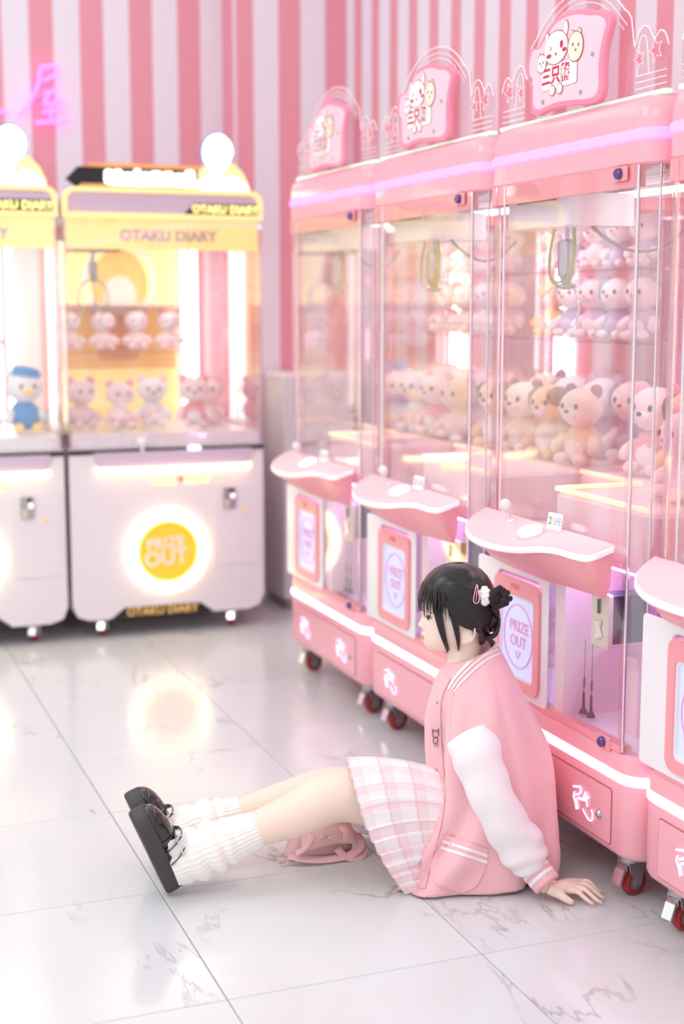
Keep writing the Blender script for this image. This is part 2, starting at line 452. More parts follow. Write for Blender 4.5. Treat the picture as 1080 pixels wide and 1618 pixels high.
# neon lettering on the back wall
neon = thing('neon_sign', 'pink neon tube lettering glowing on the striped back wall', 'neon sign', (1.1, 6.7, 2.2))
def nz_(pts): 
    return [(at_y(u, v, 6.66) - Vector((1.1, 6.7, 2.2))) for u, v in pts]
def neon_tube(pts, name='tube'):
    P = cat_rom(nz_(pts), 4)
    MB().tube(P, .0085, 8).build(name, 'neon_pink', neon, 180)
K = 460 / 1080
for ln in ([(150, 250), (210, 245), (205, 275), (160, 300)], [(152, 252), (138, 325), (100, 395), (62, 432)],
           [(160, 345), (212, 335)], [(185, 345), (165, 385), (220, 378)], [(215, 362), (238, 390)], [(188, 385), (190, 452)],
           [(158, 415), (225, 410)], [(132, 455), (258, 450)], [(0, 412), (32, 418)]):
    neon_tube([(a * K, b * K) for a, b in ln])
for u, v in ((75, 112), (62, 150), (80, 190), (8, 177)):
    p = nz_([(u, v)])[0]
    MB().tube([p, p + Vector((0, .038, 0))], .004, 6).build('standoff', 'white_plastic', neon)

# ---------------------------------------------------------------- pink claw machines
PITCH_Y = .82
def ring_prism(mb, outer, inner, M, d0, d1):
    o0 = [M @ Vector((p[0], p[1], d0)) for p in outer]; o1 = [M @ Vector((p[0], p[1], d1)) for p in outer]
    i1 = [M @ Vector((p[0], p[1], d1)) for p in inner]; i0 = [M @ Vector((p[0], p[1], d0)) for p in inner]
    return mb.loft([o0, o1, i1, i0], cap=False, loop=True)

def make_caster(root, x, y, metal='steel', tyre='red_tyre', hub='grey_hub', ang=0., r=.034):
    c = MB().lathe([(.016, .088), (.03, .09), (.032, .111), (.01, .112)], seg=14).build('caster', metal, root, loc=(x, y, 0))
    c.rotation_euler = (0, 0, ang)
    RX = Matrix.Rotation(math.pi / 2, 4, 'X')
    W = Matrix.Translation((.012, 0, r)) @ RX
    MB().lathe([(r - .012, -.013), (r - .003, -.013), (r, -.008), (r, .008), (r - .003, .013), (r - .012, .013)], W, 24, cap=False).build('tyre', tyre, c)
    MB().lathe([(.004, -.017), (.01, -.016), (.012, -.012), (r - .011, -.011), (r - .011, .011), (.012, .012), (.01, .016), (.004, .017)], W, 20).build('hub', hub, c)
    m = MB()
    for s in (-1, 1):
        m.prism([(-.024, .09), (.026, .09), (.024, .062), (.02, r - .006), (.006, r - .006), (-.02, .066)], frame((0, s * .019, 0), (1, 0, 0), (0, 0, 1)), -.0015, .0015)
    m.bx(-.024, .026, -.02, .02, .084, .09)
    m.build('fork', metal, c)
    m = MB()
    m.prism([(-.022, .082), (-.036, .074), (-.05, .04), (-.046, .036), (-.033, .062), (-.02, .072)], frame((0, 0, 0), (1, 0, 0), (0, 0, 1)), -.014, .014)
    m.build('brake_pedal', 'chrome', c)
    return c

def wobble_loft(mb, outl, levels):
    mb.loft([[Vector((x * sx + ox, y * sy, zf(x, y))) for x, y in outl] for sx, ox, sy, zf in levels]); return mb

SIGN_OUT = [(100, 427), (190, 423), (270, 320), (380, 207), (490, 172), (590, 170), (690, 195), (780, 240), (880, 270), (960, 332), (985, 400), (975, 465), (930, 657), (915, 854), (920, 1055), (880, 1158), (790, 1170), (700, 1155), (450, 1120), (300, 1135), (200, 1155), (120, 1090), (110, 860), (70, 722), (55, 640), (65, 520)]
def sign_outline(k=1., n=4):
    P = cat_rom([((x - 520) / 455 * .195 * k, -(y - 665) / 495 * .112 * k, 0) for x, y in SIGN_OUT], n, True)
    return [(p.x, p.y) for p in reversed(P)]
def star(cx, cy, r, rot=.3):
    return [(cx + (r if k % 2 == 0 else r * .45) * math.cos(math.pi / 2 + rot + k * math.pi / 5), cy + (r if k % 2 == 0 else r * .45) * math.sin(math.pi / 2 + rot + k * math.pi / 5)) for k in range(10)]
def oval(cx, cy, rx, ry, n=20, rot=0):
    c, s = math.cos(rot), math.sin(rot)
    return [(cx + rx * math.cos(a) * c - ry * math.sin(a) * s, cy + rx * math.cos(a) * s + ry * math.sin(a) * c) for a in [2 * math.pi * k / n for k in range(n)]]

def make_pink_machine():
    R = thing('claw_machine', 'pink', 'claw machine', (0, 0, 0))
    Wd, Dp = .40, .71
    # base cabinet
    MB().rprism(0, Dp, -Wd, Wd, .06, [(.11, .02), (.118, .006), (.13, 0), (.355, 0), (.366, .004), (.37, .012)]).build('base_cabinet', 'pink_paint', R)
    MB().rprism(-.004, Dp + .004, -Wd - .003, Wd + .003, .062, [(.296, .004), (.3, 0), (.318, 0), (.322, .004)]).build('base_light_strip', 'led_white', R)
    d = MB(); d.prism(rrect(-.31, .31, .137, .27, .006), FX(-.0, 0, 0), -.002, .0025)
    ring_prism(d, rrect(-.3135, .3135, .1335, .2735, .008), rrect(-.31, .31, .137, .27, .006), FX(0, 0, 0), -.002, -.0002)
    door = d.build('base_door', ['pink_paint'], R)
    m = MB(); ring_prism(m, rrect(-.3125, .3125, .1345, .2725, .008), rrect(-.3105, .3105, .1365, .2705, .006), FX(-.0004, 0, 0), 0, .001); m.build('groove', 'print_line', door)
    m = MB().lathe([(.0005, .009), (.006, .009), (.0085, .006), (.011, .003), (.011, 0)], FX(-.0025, -.262, .196)); m.build('lock', 'steel', door)
    for k, s0 in enumerate((-.19, .19)):
        E = FX(-.006, s0, .2)
        m = MB()
        sc = .001
        for ln, r in (([(-46, 26), (-30, 30), (-16, 34), (-10, 26), (-18, 16), (-34, 8)], .0035), ([(-40, 14), (-44, 2), (-36, -10)], .003), ([(-34, -2), (-30, -14), (-26, -26)], .0055),
                      ([(-22, 4), (-6, 6), (12, 10), (24, 22)], .0042), ([(2, 10), (8, 24), (10, 30)], .003), ([(16, 12), (20, 0), (22, -4)], .003), ([(12, 14), (16, 22), (14, 28)], .0028),
                      ([(0, -16), (14, -26), (30, -34), (44, -30), (46, -14), (40, -4)], .0025)):
            strokes(m, [[(a * sc, b * sc) for a, b in ln]], E, r * .72, 4)
        m.build('light_emblem', 'led_violet', door)
    for x in (.06, .62):
        for y in (-.305, .305): make_caster(R, x, y, ang=.25 if x < .3 else -.4)
    # sill above the base, lower locks
    m = MB(); m.bx(-.001, .03, -.34, .34, .368, .384); m.build('sill', 'coral_paint', R)
    for z, s in ((.377, -.27), (1.686, -.275)):
        l = MB().prism([(p[0], p[1]) for p in rrect(-.03, .03, -.016, .016, .004)], FX(-.002, s, z), -.001, .002).build('lock_plate', 'coral_paint', R)
        MB().lathe([(.001, .012), (.009, .012), (.012, .009), (.013, 0)], FX(-.003, s, z)).build('lock', 'purple_metal', l)
    # header
    h = MB().rprism(0, Dp, -Wd, Wd, .07, [(1.70, .006), (1.706, 0), (1.80, 0), (1.825, .004), (1.842, .014), (1.852, .03), (1.856, .06)]).build('header', 'pink_paint', R)
    MB().rprism(-.004, Dp + .004, -Wd - .004, Wd + .004, .072, [(1.752, .004), (1.756, 0), (1.774, 0), (1.778, .004)]).build('header_light_strip', 'led_pink', R)
    m = MB()
    m.bx(.004, .02, -.345, .36, 1.655, 1.702); m.bx(Dp - .02, Dp - .004, -.34, .34, 1.655, 1.702)
    m.bx(.07, .64, -.394, -.384, 1.66, 1.702); m.bx(.07, .64, .384, .394, 1.66, 1.702)
    m.build('header_trim', 'coral_paint', R)
    MB().bx(.03, .68, -.37, .37, 1.692, 1.699).build('ceiling_panel', 'white_plastic', R)
    MB().bx(.30, .40, -.30, .30, 1.684, 1.692).build('ceiling_lamp', 'led_tube', R)
    # acrylic topper
    A = FX(.045, 0, 0)
    top = [(-.385, 1.852), (-.385, 1.95), (-.372, 1.975), (-.35, 1.985), (-.33, 1.97), (-.31, 1.995), (-.285, 2.005), (-.262, 1.99), (-.25, 1.965), (-.235, 2.03), (-.205, 2.055), (-.16, 2.09), (-.09, 2.122), (0, 2.135),
           (.09, 2.122), (.16, 2.09), (.205, 2.055), (.235, 2.03), (.25, 1.965), (.262, 1.99), (.285, 2.005), (.31, 1.995), (.33, 1.97), (.35, 1.985), (.372, 1.975), (.385, 1.95), (.385, 1.852)]
    pl = MB().prism(list(reversed(top)), A, -.003, .003).build('topper_plate', 'sign_acrylic', R)
    m = MB()
    strokes(m, [top[1:-1]], FX(.041, 0, 0), .0014, 2, 5)
    for k in (.87, .92):
        strokes(m, [[(x * k, 1.852 + (z - 1.852) * (k + .02)) for x, z in top[9:18]]], FX(.041, 0, 0), .001, 2, 5)
    for sx in (-1, 1):
        for q in range(3): strokes(m, [[(sx * .26, 1.872 + .014 * q), (sx * .38, 1.872 + .014 * q)]], FX(.041, 0, 0), .001, 1, 5)
        strokes(m, [[(sx * .262, 1.9), (sx * .27, 1.97), (sx * .285, 1.985), (sx * .3, 1.97), (sx * .31, 1.9)]], FX(.041, 0, 0), .001, 3, 5)
    m.build('etched_lines', 'etch', pl)
    for sx in (-1, 1):
        for cx, cy, r in ((.275, 1.935, .017), (.34, 1.945, .022)):
            ring = star(sx * cx, cy, r); m = MB(); m.prism(ring, FX(.04, 0, 0), 0, .0015); m.build('star', 'print_pink', pl)
            m = MB(); P = [FX(.0385, 0, 0) @ Vector((x, y, 0)) for x, y in star(sx * cx, cy, r * 1.25)]; m.tube(P, .001, 4, closed=True); m.build('star_outline', 'etch', pl)
    MB().bx(.036, .054, -.385, .385, 1.85, 1.859).build('topper_light_edge', 'edge_green', R)
    S = FX(.03, 0, 1.972)
    sg = MB()
    o = sign_outline(1.0)
    sg.loft([[S @ Vector((x * k, y * k, d)) for x, y in o] for k, d in ((1, .005), (1, .014), (.985, .019), (.93, .02))])
    sign = sg.build('sign', 'sign_pink', R)
    m = MB(); m.loft([[S @ Vector((x * k, y * k, d)) for x, y in o] for k, d in ((.9, .018), (.88, .0225), (.6, .024))]); m.build('sign_face', 'sign_face', sign)
    L = S @ Matrix.Translation((-.03, 0, .0245))
    ln = MB(); wh = MB(); cr = MB(); rd = MB()
    def blob(mb, out, d=.0, grow=.0022):
        c0 = Vector((sum(p[0] for p in out) / len(out), sum(p[1] for p in out) / len(out)))
        ln.prism([tuple(Vector(p) + (Vector(p) - c0).normalized() * grow) for p in out], L, d, d + .0004)
        mb.prism(out, L, d + .0002, d + .0008)
    blob(wh, rrect(-.078, .092, -.058, .0, .008), .0)
    for ex, ey, rr in ((-.052, .062, .011), (.036, .074, .013)): blob(wh, oval(ex, ey, rr * .8, rr * 1.3), .0006)
    blob(wh, oval(-.008, .036, .056, .038, 28), .0012)
    for ex in (.068, .1): blob(cr, oval(ex, .054, .008, .008), .0006)
    blob(cr, oval(.085, .024, .034, .033, 24), .0016)
    for ex in (-.088, -.062): blob(wh, oval(ex, .026, .006, .006), .0006)
    blob(wh, oval(-.076, .008, .022, .021, 22), .0016)
    for ex in (-.022, .014): blob(wh, oval(ex, -.062, .012, .011), .0012)
    for p in (oval(.02, .04, .0075, .009), oval(-.006, .021, .004, .004), oval(-.04, .02, .012, .005), oval(.034, .026, .01, .005)): rd.prism(p, L, .002, .0026)
    for p in (oval(.074, .03, .0035, .004), oval(.1, .026, .0035, .004), oval(.087, .016, .004, .003), oval(-.084, .01, .003, .003), oval(-.068, .01, .003, .003), oval(-.076, .002, .003, .002)): ln.prism(p, L, .0025, .003)
    strokes(ln, [[(-.036, .042), (-.028, .037), (-.036, .033)]], L @ Matrix.Translation((0, 0, .0025)), .001, 3, 4)
    ln.build('print_lines', 'print_line', sign); wh.build('print_bear', 'print_white', sign); cr.build('print_bear', 'print_cream', sign); rd.build('print_face', 'print_red', sign)
    for ch, x in zip('三只熊', (-.053, -.008, .037)): MB().text(ch, .045, L @ Matrix.Translation((x, -.029, .0012)), .0008, bold=.0012).build('print_character', 'print_red', sign)
    for x, y in ((-.1, -.083), (.08, -.083), (.13, -.005), (-.165, -.02)):
        MB().lathe([(.001, .027), (.005, .0265), (.006, .024), (.006, .02)], S @ Matrix.Translation((x, y, 0)), 12).build('sign_bolt', 'steel', sign)
    # panes and corner pillars
    Z0, Z1 = .372, 1.70
    MB().bx(.002, .007, -.34, .28, .385, Z1).build('front_pane', 'acrylic', R)
    for sy in (-1, 1):
        MB().bx(.075, .635, sy * .391, sy * .396, Z0, Z1).build('side_pane', 'acrylic', R)
    MB().bx(.70, .705, -.33, .33, .80, Z1).build('back_pane', 'acrylic', R)
    for cx, a0, cy in ((.075, 180, -1), (.075, 90, 1), (.635, 270, -1), (.635, 0, 1)):
        m = MB(); pts = []
        for k in range(9):
            a = math.radians(a0 + 90 * k / 8); pts.append((math.cos(a), math.sin(a)))
        def rr_(r, z): return [Vector((cx + r * p[0], cy * .323 + r * p[1], z)) for p in pts]
        m.loft([rr_(.073, Z0), rr_(.073, Z1), rr_(.067, Z1), rr_(.067, Z0)], cap=False, closed=False, loop=True)
        m.build('corner_pillar', 'acrylic_edge', R)
    for x, y, w in ((-.001, -.345, .007), (-.001, .285, .006), (.03, .372, .005), (.03, -.385, .005)):
        MB().rprism(x, x + w, y - w / 2, y + w / 2, w * .3, [(Z0, 0), (Z1, 0)], 3).build('pillar_bar', 'chrome', R)
    # prize bed with chute opening
    b = MB()
    b.rprism(.045, .69, -.385, .07, .02, [(.80, 0), (.92, 0), (.93, .01)], 3); b.build('prize_bed', 'pink_bed', R)
    b = MB(); b.rprism(.30, .69, .07, .385, .02, [(.80, 0), (.92, 0), (.93, .01)], 3); b.build('prize_bed', 'pink_bed', R)
    m = MB(); m.tube(cat_rom([(.05, -.36, .934), (.05, -.1, .936), (.052, .05, .936), (.075, .073, .936), (.28, .074, .936), (.3, .09, .936), (.3, .37, .936)], 5), .007, 6); m.build('bed_light_rim', 'led_orange', R)
    MB().bx(.04, .69, -.385, .385, .785, .80).build('deck', 'pale_pink', R)
    for y0, y1 in ((.074, .08),): MB().bx(.05, .3, y0, y1, .8, .99).build('chute_guard', 'acrylic', R)
    # lower compartment
    MB().bx(.03, .68, -.385, .385, .368, .374).build('compartment_floor', 'white_plastic', R)
    m = MB(); m.bx(.5, .51, -.385, .385, .374, .785); m.build('compartment_back', 'white_plastic', R)
    m = MB(); m.bx(.44, .5, -.385, .385, .41, .43); m.bx(.2, .5, -.3, -.28, .375, .41); m.bx(.42, .44, -.3, .0, .375, .41); m.build('compartment_rail', 'pink_bed', R)
    MB().bx(.012, .4, -.055, -.008, .374, .785).build('divider', 'pink_bed', R)
    MB().bx(.06, .09, -.37, -.07, .772, .784).build('compartment_lamp', 'led_lavender', R)
    MB().bx(.06, .09, .02, .36, .772, .784).build('compartment_lamp', 'led_lavender', R)
    # prize door
    sr = MB(); ring_prism(sr, rrect(-.395, -.005, .378, .72, .012), rrect(-.287, -.037, .40, .70, .03), FX(0, 0, 0), 0, .004)
    pd = sr.build('prize_door', 'white_plastic', R)
    outer = rrect(-.285, -.04, .396, .69, .028); inner = rrect(-.258, -.066, .424, .645, .016)
    m = MB(); ring_prism(m, outer, inner, FX(0, 0, 0), -.004, .012); m.build('door_frame', 'coral_paint', pd)
    m = MB(); ring_prism(m, rrect(-.26, -.064, .422, .647, .017), rrect(-.252, -.072, .43, .639, .014), FX(0, 0, 0), -.006, .008); m.build('door_bead', 'white_plastic', pd)
    m = MB().prism(rrect(-.256, -.068, .426, .643, .016), FX(0, 0, 0), -.002, .001).build('door_panel', 'lavender_panel', pd)
    m = MB(); P = FX(-.0025, .162, .535)
    m.tube([P @ Vector((p[0], p[1], 0)) for p in oval(0, 0, .078, .085, 32)], .0016, 5, closed=True)
    m.text('PRIZE', .042, P @ Matrix.Translation((.004, .025, 0)), .001, bold=.0003); m.text('OUT', .042, P @ Matrix.Translation((0, -.015, 0)), .001, bold=.0003)
    strokes(m, [[(-.014, -.042), (.014, -.042), (0, -.06), (-.014, -.042)]], P, .0012, 1, 4)
    m.build('door_print', 'print_soft', pd)
    m = MB(); m.text('PUSH', .02, FX(-.0125, .165, .668), .001); m.build('door_letters', 'print_pink', pd)
    # coin mechanism, chute, aerials
    c = MB().rprism(.02, .12, -.255, -.195, .004, [(.605, 0), (.72, 0)]).build('coin_mechanism', 'dark_metal', R)
    m = MB(); m.prism(rrect(.185, .262, .595, .725, .006), FX(.012, 0, 0), -.008, .004); m.build('faceplate', 'cream_metal', c)
    m = MB(); m.prism(rrect(.218, .226, .675, .71, .003), FX(.006, 0, 0), 0, .003); m.build('coin_slot', 'black_plastic', c)
    m = MB(); m.prism([(.205, .655), (.235, .66), (.23, .64), (.24, .622), (.212, .612), (.22, .635)], FX(.006, 0, 0), 0, .006); m.build('return_lever', 'chrome', c)
    m = MB()
    for k in range(9):
        m.tube(cat_rom([(.13 + .003 * k, -.2 - .01 * k, .72), (.135 + .004 * k, -.205 - .013 * k, .735), (.14, -.2 - .016 * k, .66), (.14, -.205 - .015 * k, .6)], 4), .0016, 5)
    m.build('wires', 'cable_grey', c)
    m = MB(); sq = lambda hx, hy, z: [Vector((.11 + hx * a, -.245 + hy * b_, z)) for a, b_ in ((-1, -1), (1, -1), (1, 1), (-1, 1))]
    m.loft([sq(.026, .03, .374), sq(.021, .025, .54), sq(.036, .04, .57), sq(.034, .038, .57), sq(.018, .022, .54)], cap=True); m.build('coin_chute', 'pink_bed', R, 20)
    for y, hgt in ((-.042 + .0, .19), (-.078, .235)):
        a = MB().lathe([(.011, .384), (.009, .392), (.004, .40), (.0028, .44), (.001, .4402)], Matrix.Translation((.06, y - .03, 0)), 12).build('aerial', 'dark_metal', R)
        MB().tube([(.06, y - .03, .43), (.06, y - .032, .384 + hgt)], .0009, 5).build('whip', 'dark_metal', a)
        MB().tube([(.06 + .003 * math.cos(k * 1.2), y - .03 + .003 * math.sin(k * 1.2), .45 + .0006 * k) for k in range(44)], .0008, 4).build('spring', 'dark_metal', a)
    # console
    out = [(.0, .37), (-.06, .338), (-.105, .275), (-.13, .18), (-.132, .06), (-.115, -.03), (-.086, -.09), (-.072, -.15), (-.07, -.235), (-.058, -.283), (0, -.29)]
    P = cat_rom([(a, b_, 0) for a, b_ in out], 4); out = [(p.x, p.y) for p in P]
    zt = lambda x: .808 + (x + .13) * .33
    con = MB()
    wobble_loft(con, out, [(.12, 0, .9, lambda x, y: .715 + .02 * abs(y)), (.5, 0, .96, lambda x, y: .748 + .02 * abs(y)), (.93, 0, .985, lambda x, y: zt(x) - .024), (.95, 0, .99, lambda x, y: zt(x) - .012)])
    cons = con.build('console', 'coral_paint', R, 50)
    m = MB(); wobble_loft(m, out, [(.985, 0, .995, lambda x, y: zt(x) - .018), (1., 0, 1, lambda x, y: zt(x) - .015), (1., 0, 1, lambda x, y: zt(x) - .005), (.985, 0, .995, lambda x, y: zt(x) - .002)]); m.build('console_rim', 'rim_white', cons, 50)
    m = MB(); wobble_loft(m, out, [(.975, 0, .99, lambda x, y: zt(x) - .003), (.975, 0, .99, lambda x, y: zt(x)), (.96, 0, .985, lambda x, y: zt(x) + .001)]); m.build('console_top', 'pale_pink', cons, 50)
    TT = Matrix.Rotation(-math.atan(.33), 4, 'Y')
    J = Matrix.Translation((-.03, .165, zt(-.03))) @ TT
    m = MB(); m.lathe([(.012, 0), (.012, .004), (.006, .006), (.005, .028), (.006, .03)], J, 14); j = m.build('joystick', 'chrome', R)
    m = MB(); m.lathe([(.001, .03), (.007, .031), (.013, .037), (.016, .046), (.014, .056), (.007, .062), (.001, .063)], J, 18); m.build('ball_top', 'joy_ball', j, 180)
    J = Matrix.Translation((-.055, .005, zt(-.055))) @ TT
    m = MB(); m.lathe([(.034, 0), (.034, .006), (.031, .008)], J, 24); j = m.build('push_button', 'chrome', R)
    m = MB(); m.lathe([(.031, .007), (.032, .012), (.028, .018), (.016, .022), (.001, .023)], J, 24); m.build('button_cap', 'button_white', j, 180)
    Cd = frame((-.012, -.035, zt(-.012) + .022), (.1, -1, 0), (.15, 0, 1))
    m = MB(); m.prism(rrect(-.03, .03, -.021, .021, .002), Cd, -.001, .001); j = m.build('price_card', 'print_white', R)
    for ch, x, mm in (('2', -.018, 'plush_eye'), ('8', -.006, 'amber'), ('/', .004, 'print_red')):
        MB().text(ch, .026, Cd @ Matrix.Translation((x, 0, .0012)), .0004).build('digit', mm, j)
    MB().text('元', .022, Cd @ Matrix.Translation((.018, 0, .0012)), .0004).build('digit', 'plush_blue', j)
    # claw on its carriage
    cx, cy = .14, .2
    cg = MB().rprism(cx - .09, cx + .1, cy - .16, cy + .16, .008, [(1.592, 0), (1.672, 0)]).build('claw_carriage', 'white_plastic', R)
    MB().bx(cx - .095, cx - .085, cy - .1, cy + .1, 1.655, 1.69).build('motor_bracket', 'dark_metal', cg)
    cl = MB().lathe([(.006, 1.592), (.006, 1.565), (.023, 1.56), (.024, 1.555), (.024, 1.475), (.018, 1.468), (.012, 1.455), (.028, 1.45), (.028, 1.442), (.006, 1.436)], Matrix.Translation((cx, cy, 0)), 18).build('claw', 'steel', R)
    for k in range(3):
        a = k * 2 * math.pi / 3 + .5; ca, sa = math.cos(a), math.sin(a)
        m = MB(); m.tube(cat_rom([(cx + r * ca, cy + r * sa, z) for r, z in ((.02, 1.448), (.05, 1.43), (.068, 1.395), (.06, 1.36), (.045, 1.335))], 4), [.0022] * 17, 6); m.build('prong', 'chrome', cl)
    for k, sg_ in ((0, 1), (1, -1)):
        m = MB(); m.tube(cat_rom([(cx - .01, cy + sg_ * .05, 1.592), (cx - .015, cy + sg_ * .062, 1.53), (cx - .02, cy + sg_ * .05, 1.47), (cx - .018, cy + sg_ * .02, 1.452), (cx, cy + sg_ * .012, 1.46)], 5), .0055 if sg_ < 0 else .004, 7); m.build('coiled_cable', 'cable_green', cl)
    m = MB(); m.tube(cat_rom([(cx, cy - .12, 1.592), (cx, cy - .2, 1.555), (cx + .01, cy - .3, 1.525), (cx + .01, cy - .42, 1.53), (cx + .01, cy - .52, 1.57)], 6), .0045, 7); m.build('trailing_cable', 'cable_grey', R)
    for x in (cx - .075, cx + .085):
        MB().tube([(x, -.384, 1.682), (x, .384, 1.682)], .005, 8).build('gantry_rail', 'chrome', R)
    MB().tube([(.672, .36, .935), (.672, .36, 1.66)], .010, 10).build('light_tube', 'led_tube', R)
    for z in (1.50, 1.285):
        MB().bx(.545, .69, -.375, .335, z - .003, z + .003).build('glass_shelf', 'acrylic_edge', R)
    return R

P0 = make_pink_machine()
PINK = [P0]
for k in range(3): PINK.append(copy_tree(P0))
PY = [4.72, 3.90, 3.08, 2.26]
for o, y, lb in zip(PINK, PY, ('farthest pink claw machine of the row, beside the striped corner', 'pink claw machine second from the far end of the row',
                              'pink claw machine the seated person leans back against', 'pink claw machine cut off by the right edge, in front of the others')):
    o.location = (1.742, y, 0); tag(o, lb, 'claw machine', 'pink claw machines in a row')

# ---------------------------------------------------------------- white and yellow claw machines on the back wall
def make_white_machine():
    R = thing('claw_machine', 'white', 'claw machine')
    w, D = .418, .78
    out = []
    # lower cabinet with a trapezoid cut along the bottom edge of its front
    fr = [(-w, .15), (-w, .81), (w, .81), (w, .15), (w - .02, .1), (w - .07, .083), (.19, .083), (.13, .128), (-.2, .128), (-.26, .083), (-w + .07, .083), (-w + .02, .1)]
    m = MB(); m.prism(fr, FY(0, 0, 0), -D, 0); body = m.build('lower_cabinet', 'white_paint', R)
    m = MB(); m.prism([(-.255, .08), (-.2, .126), (.13, .126), (.185, .08)], FY(0, .006, 0), -.02, 0); sk = m.build('skirting', 'black_plastic', R)
    m = MB(); m.text('OTAKU DIARY', .047, FY(-.035, .004, .104), .002, bold=.0008); m.build('skirting_letters', 'amber', sk)
    for x in (-.285, .285):
        for y in (.06, .7): make_caster(R, x, y, 'white_plastic', 'red_tyre', 'grey_hub', 1.2, .03)
    MB().bx(-w - .002, w + .002, -.006, .02, .783, .80).build('black_trim', 'black_plastic', R)
    # ring around the prize opening
    C0 = FY(-.01, -.003, .36)
    m = MB(); m.tube([C0 @ Vector((.155 * math.cos(a), .155 * math.sin(a), .006)) for a in [2 * math.pi * k / 48 for k in range(48)]], .024, 10, closed=True); m.build('prize_ring_light', 'led_warm', R)
    m = MB(); m.lathe([(.132, -.002), (.132, .006), (.12, .01), (.12, .004), (.001, .004)], C0, 40); dsc = m.build('prize_flap', 'yellow_disc', R)
    T2 = C0 @ Matrix.Rotation(.06, 4, 'Z')
    m = MB(); m.text('PRIZE', .066, T2 @ Matrix.Translation((-.008, .034, .006)), .002, bold=.0008); m.text('OUT', .088, T2 @ Matrix.Translation((-.012, -.03, .006)), .002, bold=.0012); m.build('flap_letters', 'print_white', dsc)
    # console light, small lettering, coin door
    m = MB(); m.tube(cat_rom([(-.3, .0, .722), (-.285, -.02, .715), (-.2, -.026, .712), (0, -.028, .712), (.2, -.026, .712), (.33, -.022, .712), (.35, 0, .716)], 5), .013, 8); m.build('console_light', 'led_warm', R)
    m = MB(); m.prism([(-.3, .712), (.345, .712), (.36, .79), (-.32, .79)], FY(0, 0, 0), 0, .022); con = m.build('console', 'lilac_panel', R)
    m = MB(); m.lathe([(.007, 0), (.006, .03), (.018, .034), (.022, .045), (.018, .058), (.004, .064)], Matrix.Translation((-.115, -.02, .79)), 14); m.build('joystick', 'white_plastic', R)
    m = MB(); m.lathe([(.03, 0), (.03, .008), (.02, .016), (.002, .018)], Matrix.Translation((.11, -.014, .79)), 18); m.build('push_button', 'button_white', R)
    pl = MB().text('FEEL', .05, FY(-.02, -.003, .662), .004, bold=.0015).build('play_letters', 'lit_yellow', R)
    MB().text('PLAY', .05, FY(.125, -.003, .662), .004, bold=.0015).build('play_letters', 'lit_yellow', R)
    m = MB().prism(star(.052, .667, .013, 0), FY(0, -.003, 0), 0, .003).build('red_mark', 'print_red', pl)
    m = MB(); m.prism(rrect(.19, .4, .285, .64, .006), FY(0, 0, 0), -.002, .004); cd = m.build('coin_door', 'white_paint', R)
    m = MB(); m.prism(rrect(.235, .29, .53, .62, .006), FY(0, -.004, 0), 0, .008); m.build('coin_plate', 'steel', cd)
    m = MB(); m.prism(rrect(.268, .285, .575, .595, .003), FY(0, -.012, 0), 0, .003); m.build('coin_light', 'button_white', cd)
    m = MB(); m.prism(rrect(.24, .262, .535, .57, .003), FY(0, -.012, 0), 0, .004); m.build('coin_return', 'cream_metal', cd)
    m = MB(); m.prism(rrect(.262, .28, .6, .616, .003), FY(0, -.012, 0), 0, .003); m.build('coin_slot', 'black_plastic', cd)
    MB().lathe([(.001, .01), (.008, .01), (.01, 0)], FY(.335, -.004, .515), 12).build('lock', 'amber', cd)
    # cabinet above: bed, posters, panes
    MB().bx(-w + .01, w - .01, .02, D - .01, .80, .86).build('prize_bed', 'white_plastic', R)
    MB().bx(-w + .012, .24, D - .03, D - .015, .86, 1.70).build('poster_panel', 'yellow_panel', R)
    po = MB().prism(rrect(-w + .02, .23, 1.1, 1.4, .01), FY(0, D - .031, 0), 0, .002).build('poster', 'amber', R)
    m = MB(); m.prism(rrect(-.14, .06, 1.14, 1.34, .03), FY(0, D - .035, 0), 0, .002); m.build('poster_shape', 'orange_panel', po)
    m = MB(); m.prism(oval(-.03, 1.49, .13, .16, 24), FY(0, D - .033, 0), 0, .001); m.build('poster_shape', 'plush_yellow', po)
    m = MB(); m.prism(oval(-.03, 1.44, .075, .09, 24), FY(0, D - .035, 0), 0, .001); m.build('poster_shape', 'plush_cream', po)
    m = MB(); ring_prism(m, oval(-.03, 1.5, .17, .19, 32), oval(-.03, 1.5, .15, .17, 32), FY(0, D - .034, 0), 0, .001); m.build('poster_shape', 'print_white', po)
    m = MB(); m.bx(-w + .012, w - .012, .012, .02, 1.62, 1.75); bn = m.build('banner', 'yellow_panel', R)
    m = MB(); m.text('OTAKU DIARY', .062, FY(.02, .009, 1.675), .003, bold=.002); m.build('banner_letters', 'print_grey', bn)
    MB().bx(-w + .03, .22, .55, .74, 1.392, 1.402).build('glass_shelf', 'white_plastic', R)
    MB().bx(-w + .03, .3, .5, .74, 1.182, 1.19).build('glass_shelf', 'acrylic_edge', R)
    for x in (.262, .31): MB().bx(x, x + .022, D - .06, D - .03, .86, 1.68).build('light_column', 'led_column', R)
    MB().bx(-w + .004, w - .004, 0, .005, .80, 1.75).build('front_pane', 'acrylic', R)
    for s in (-1, 1): MB().bx(s * (w - .001), s * (w - .006), .01, D, .80, 1.75).build('side_pane', 'acrylic', R)
    for x in (-w + .006, w - .006):
        MB().bx(x - .005, x + .005, -.003, .01, .80, 1.75).build('corner_post', 'acrylic_edge', R)
    # header
    o = rrect(-w, w, 1.745, 1.865, .05, 6, (1, 1, 0, 0)); i_ = rrect(-w + .018, w - .018, 1.765, 1.847, .035, 6, (1, 1, 0, 0))
    m = MB(); m.prism(o, FY(0, 0, 0), -D, -.004); m.build('header', 'white_paint', R)
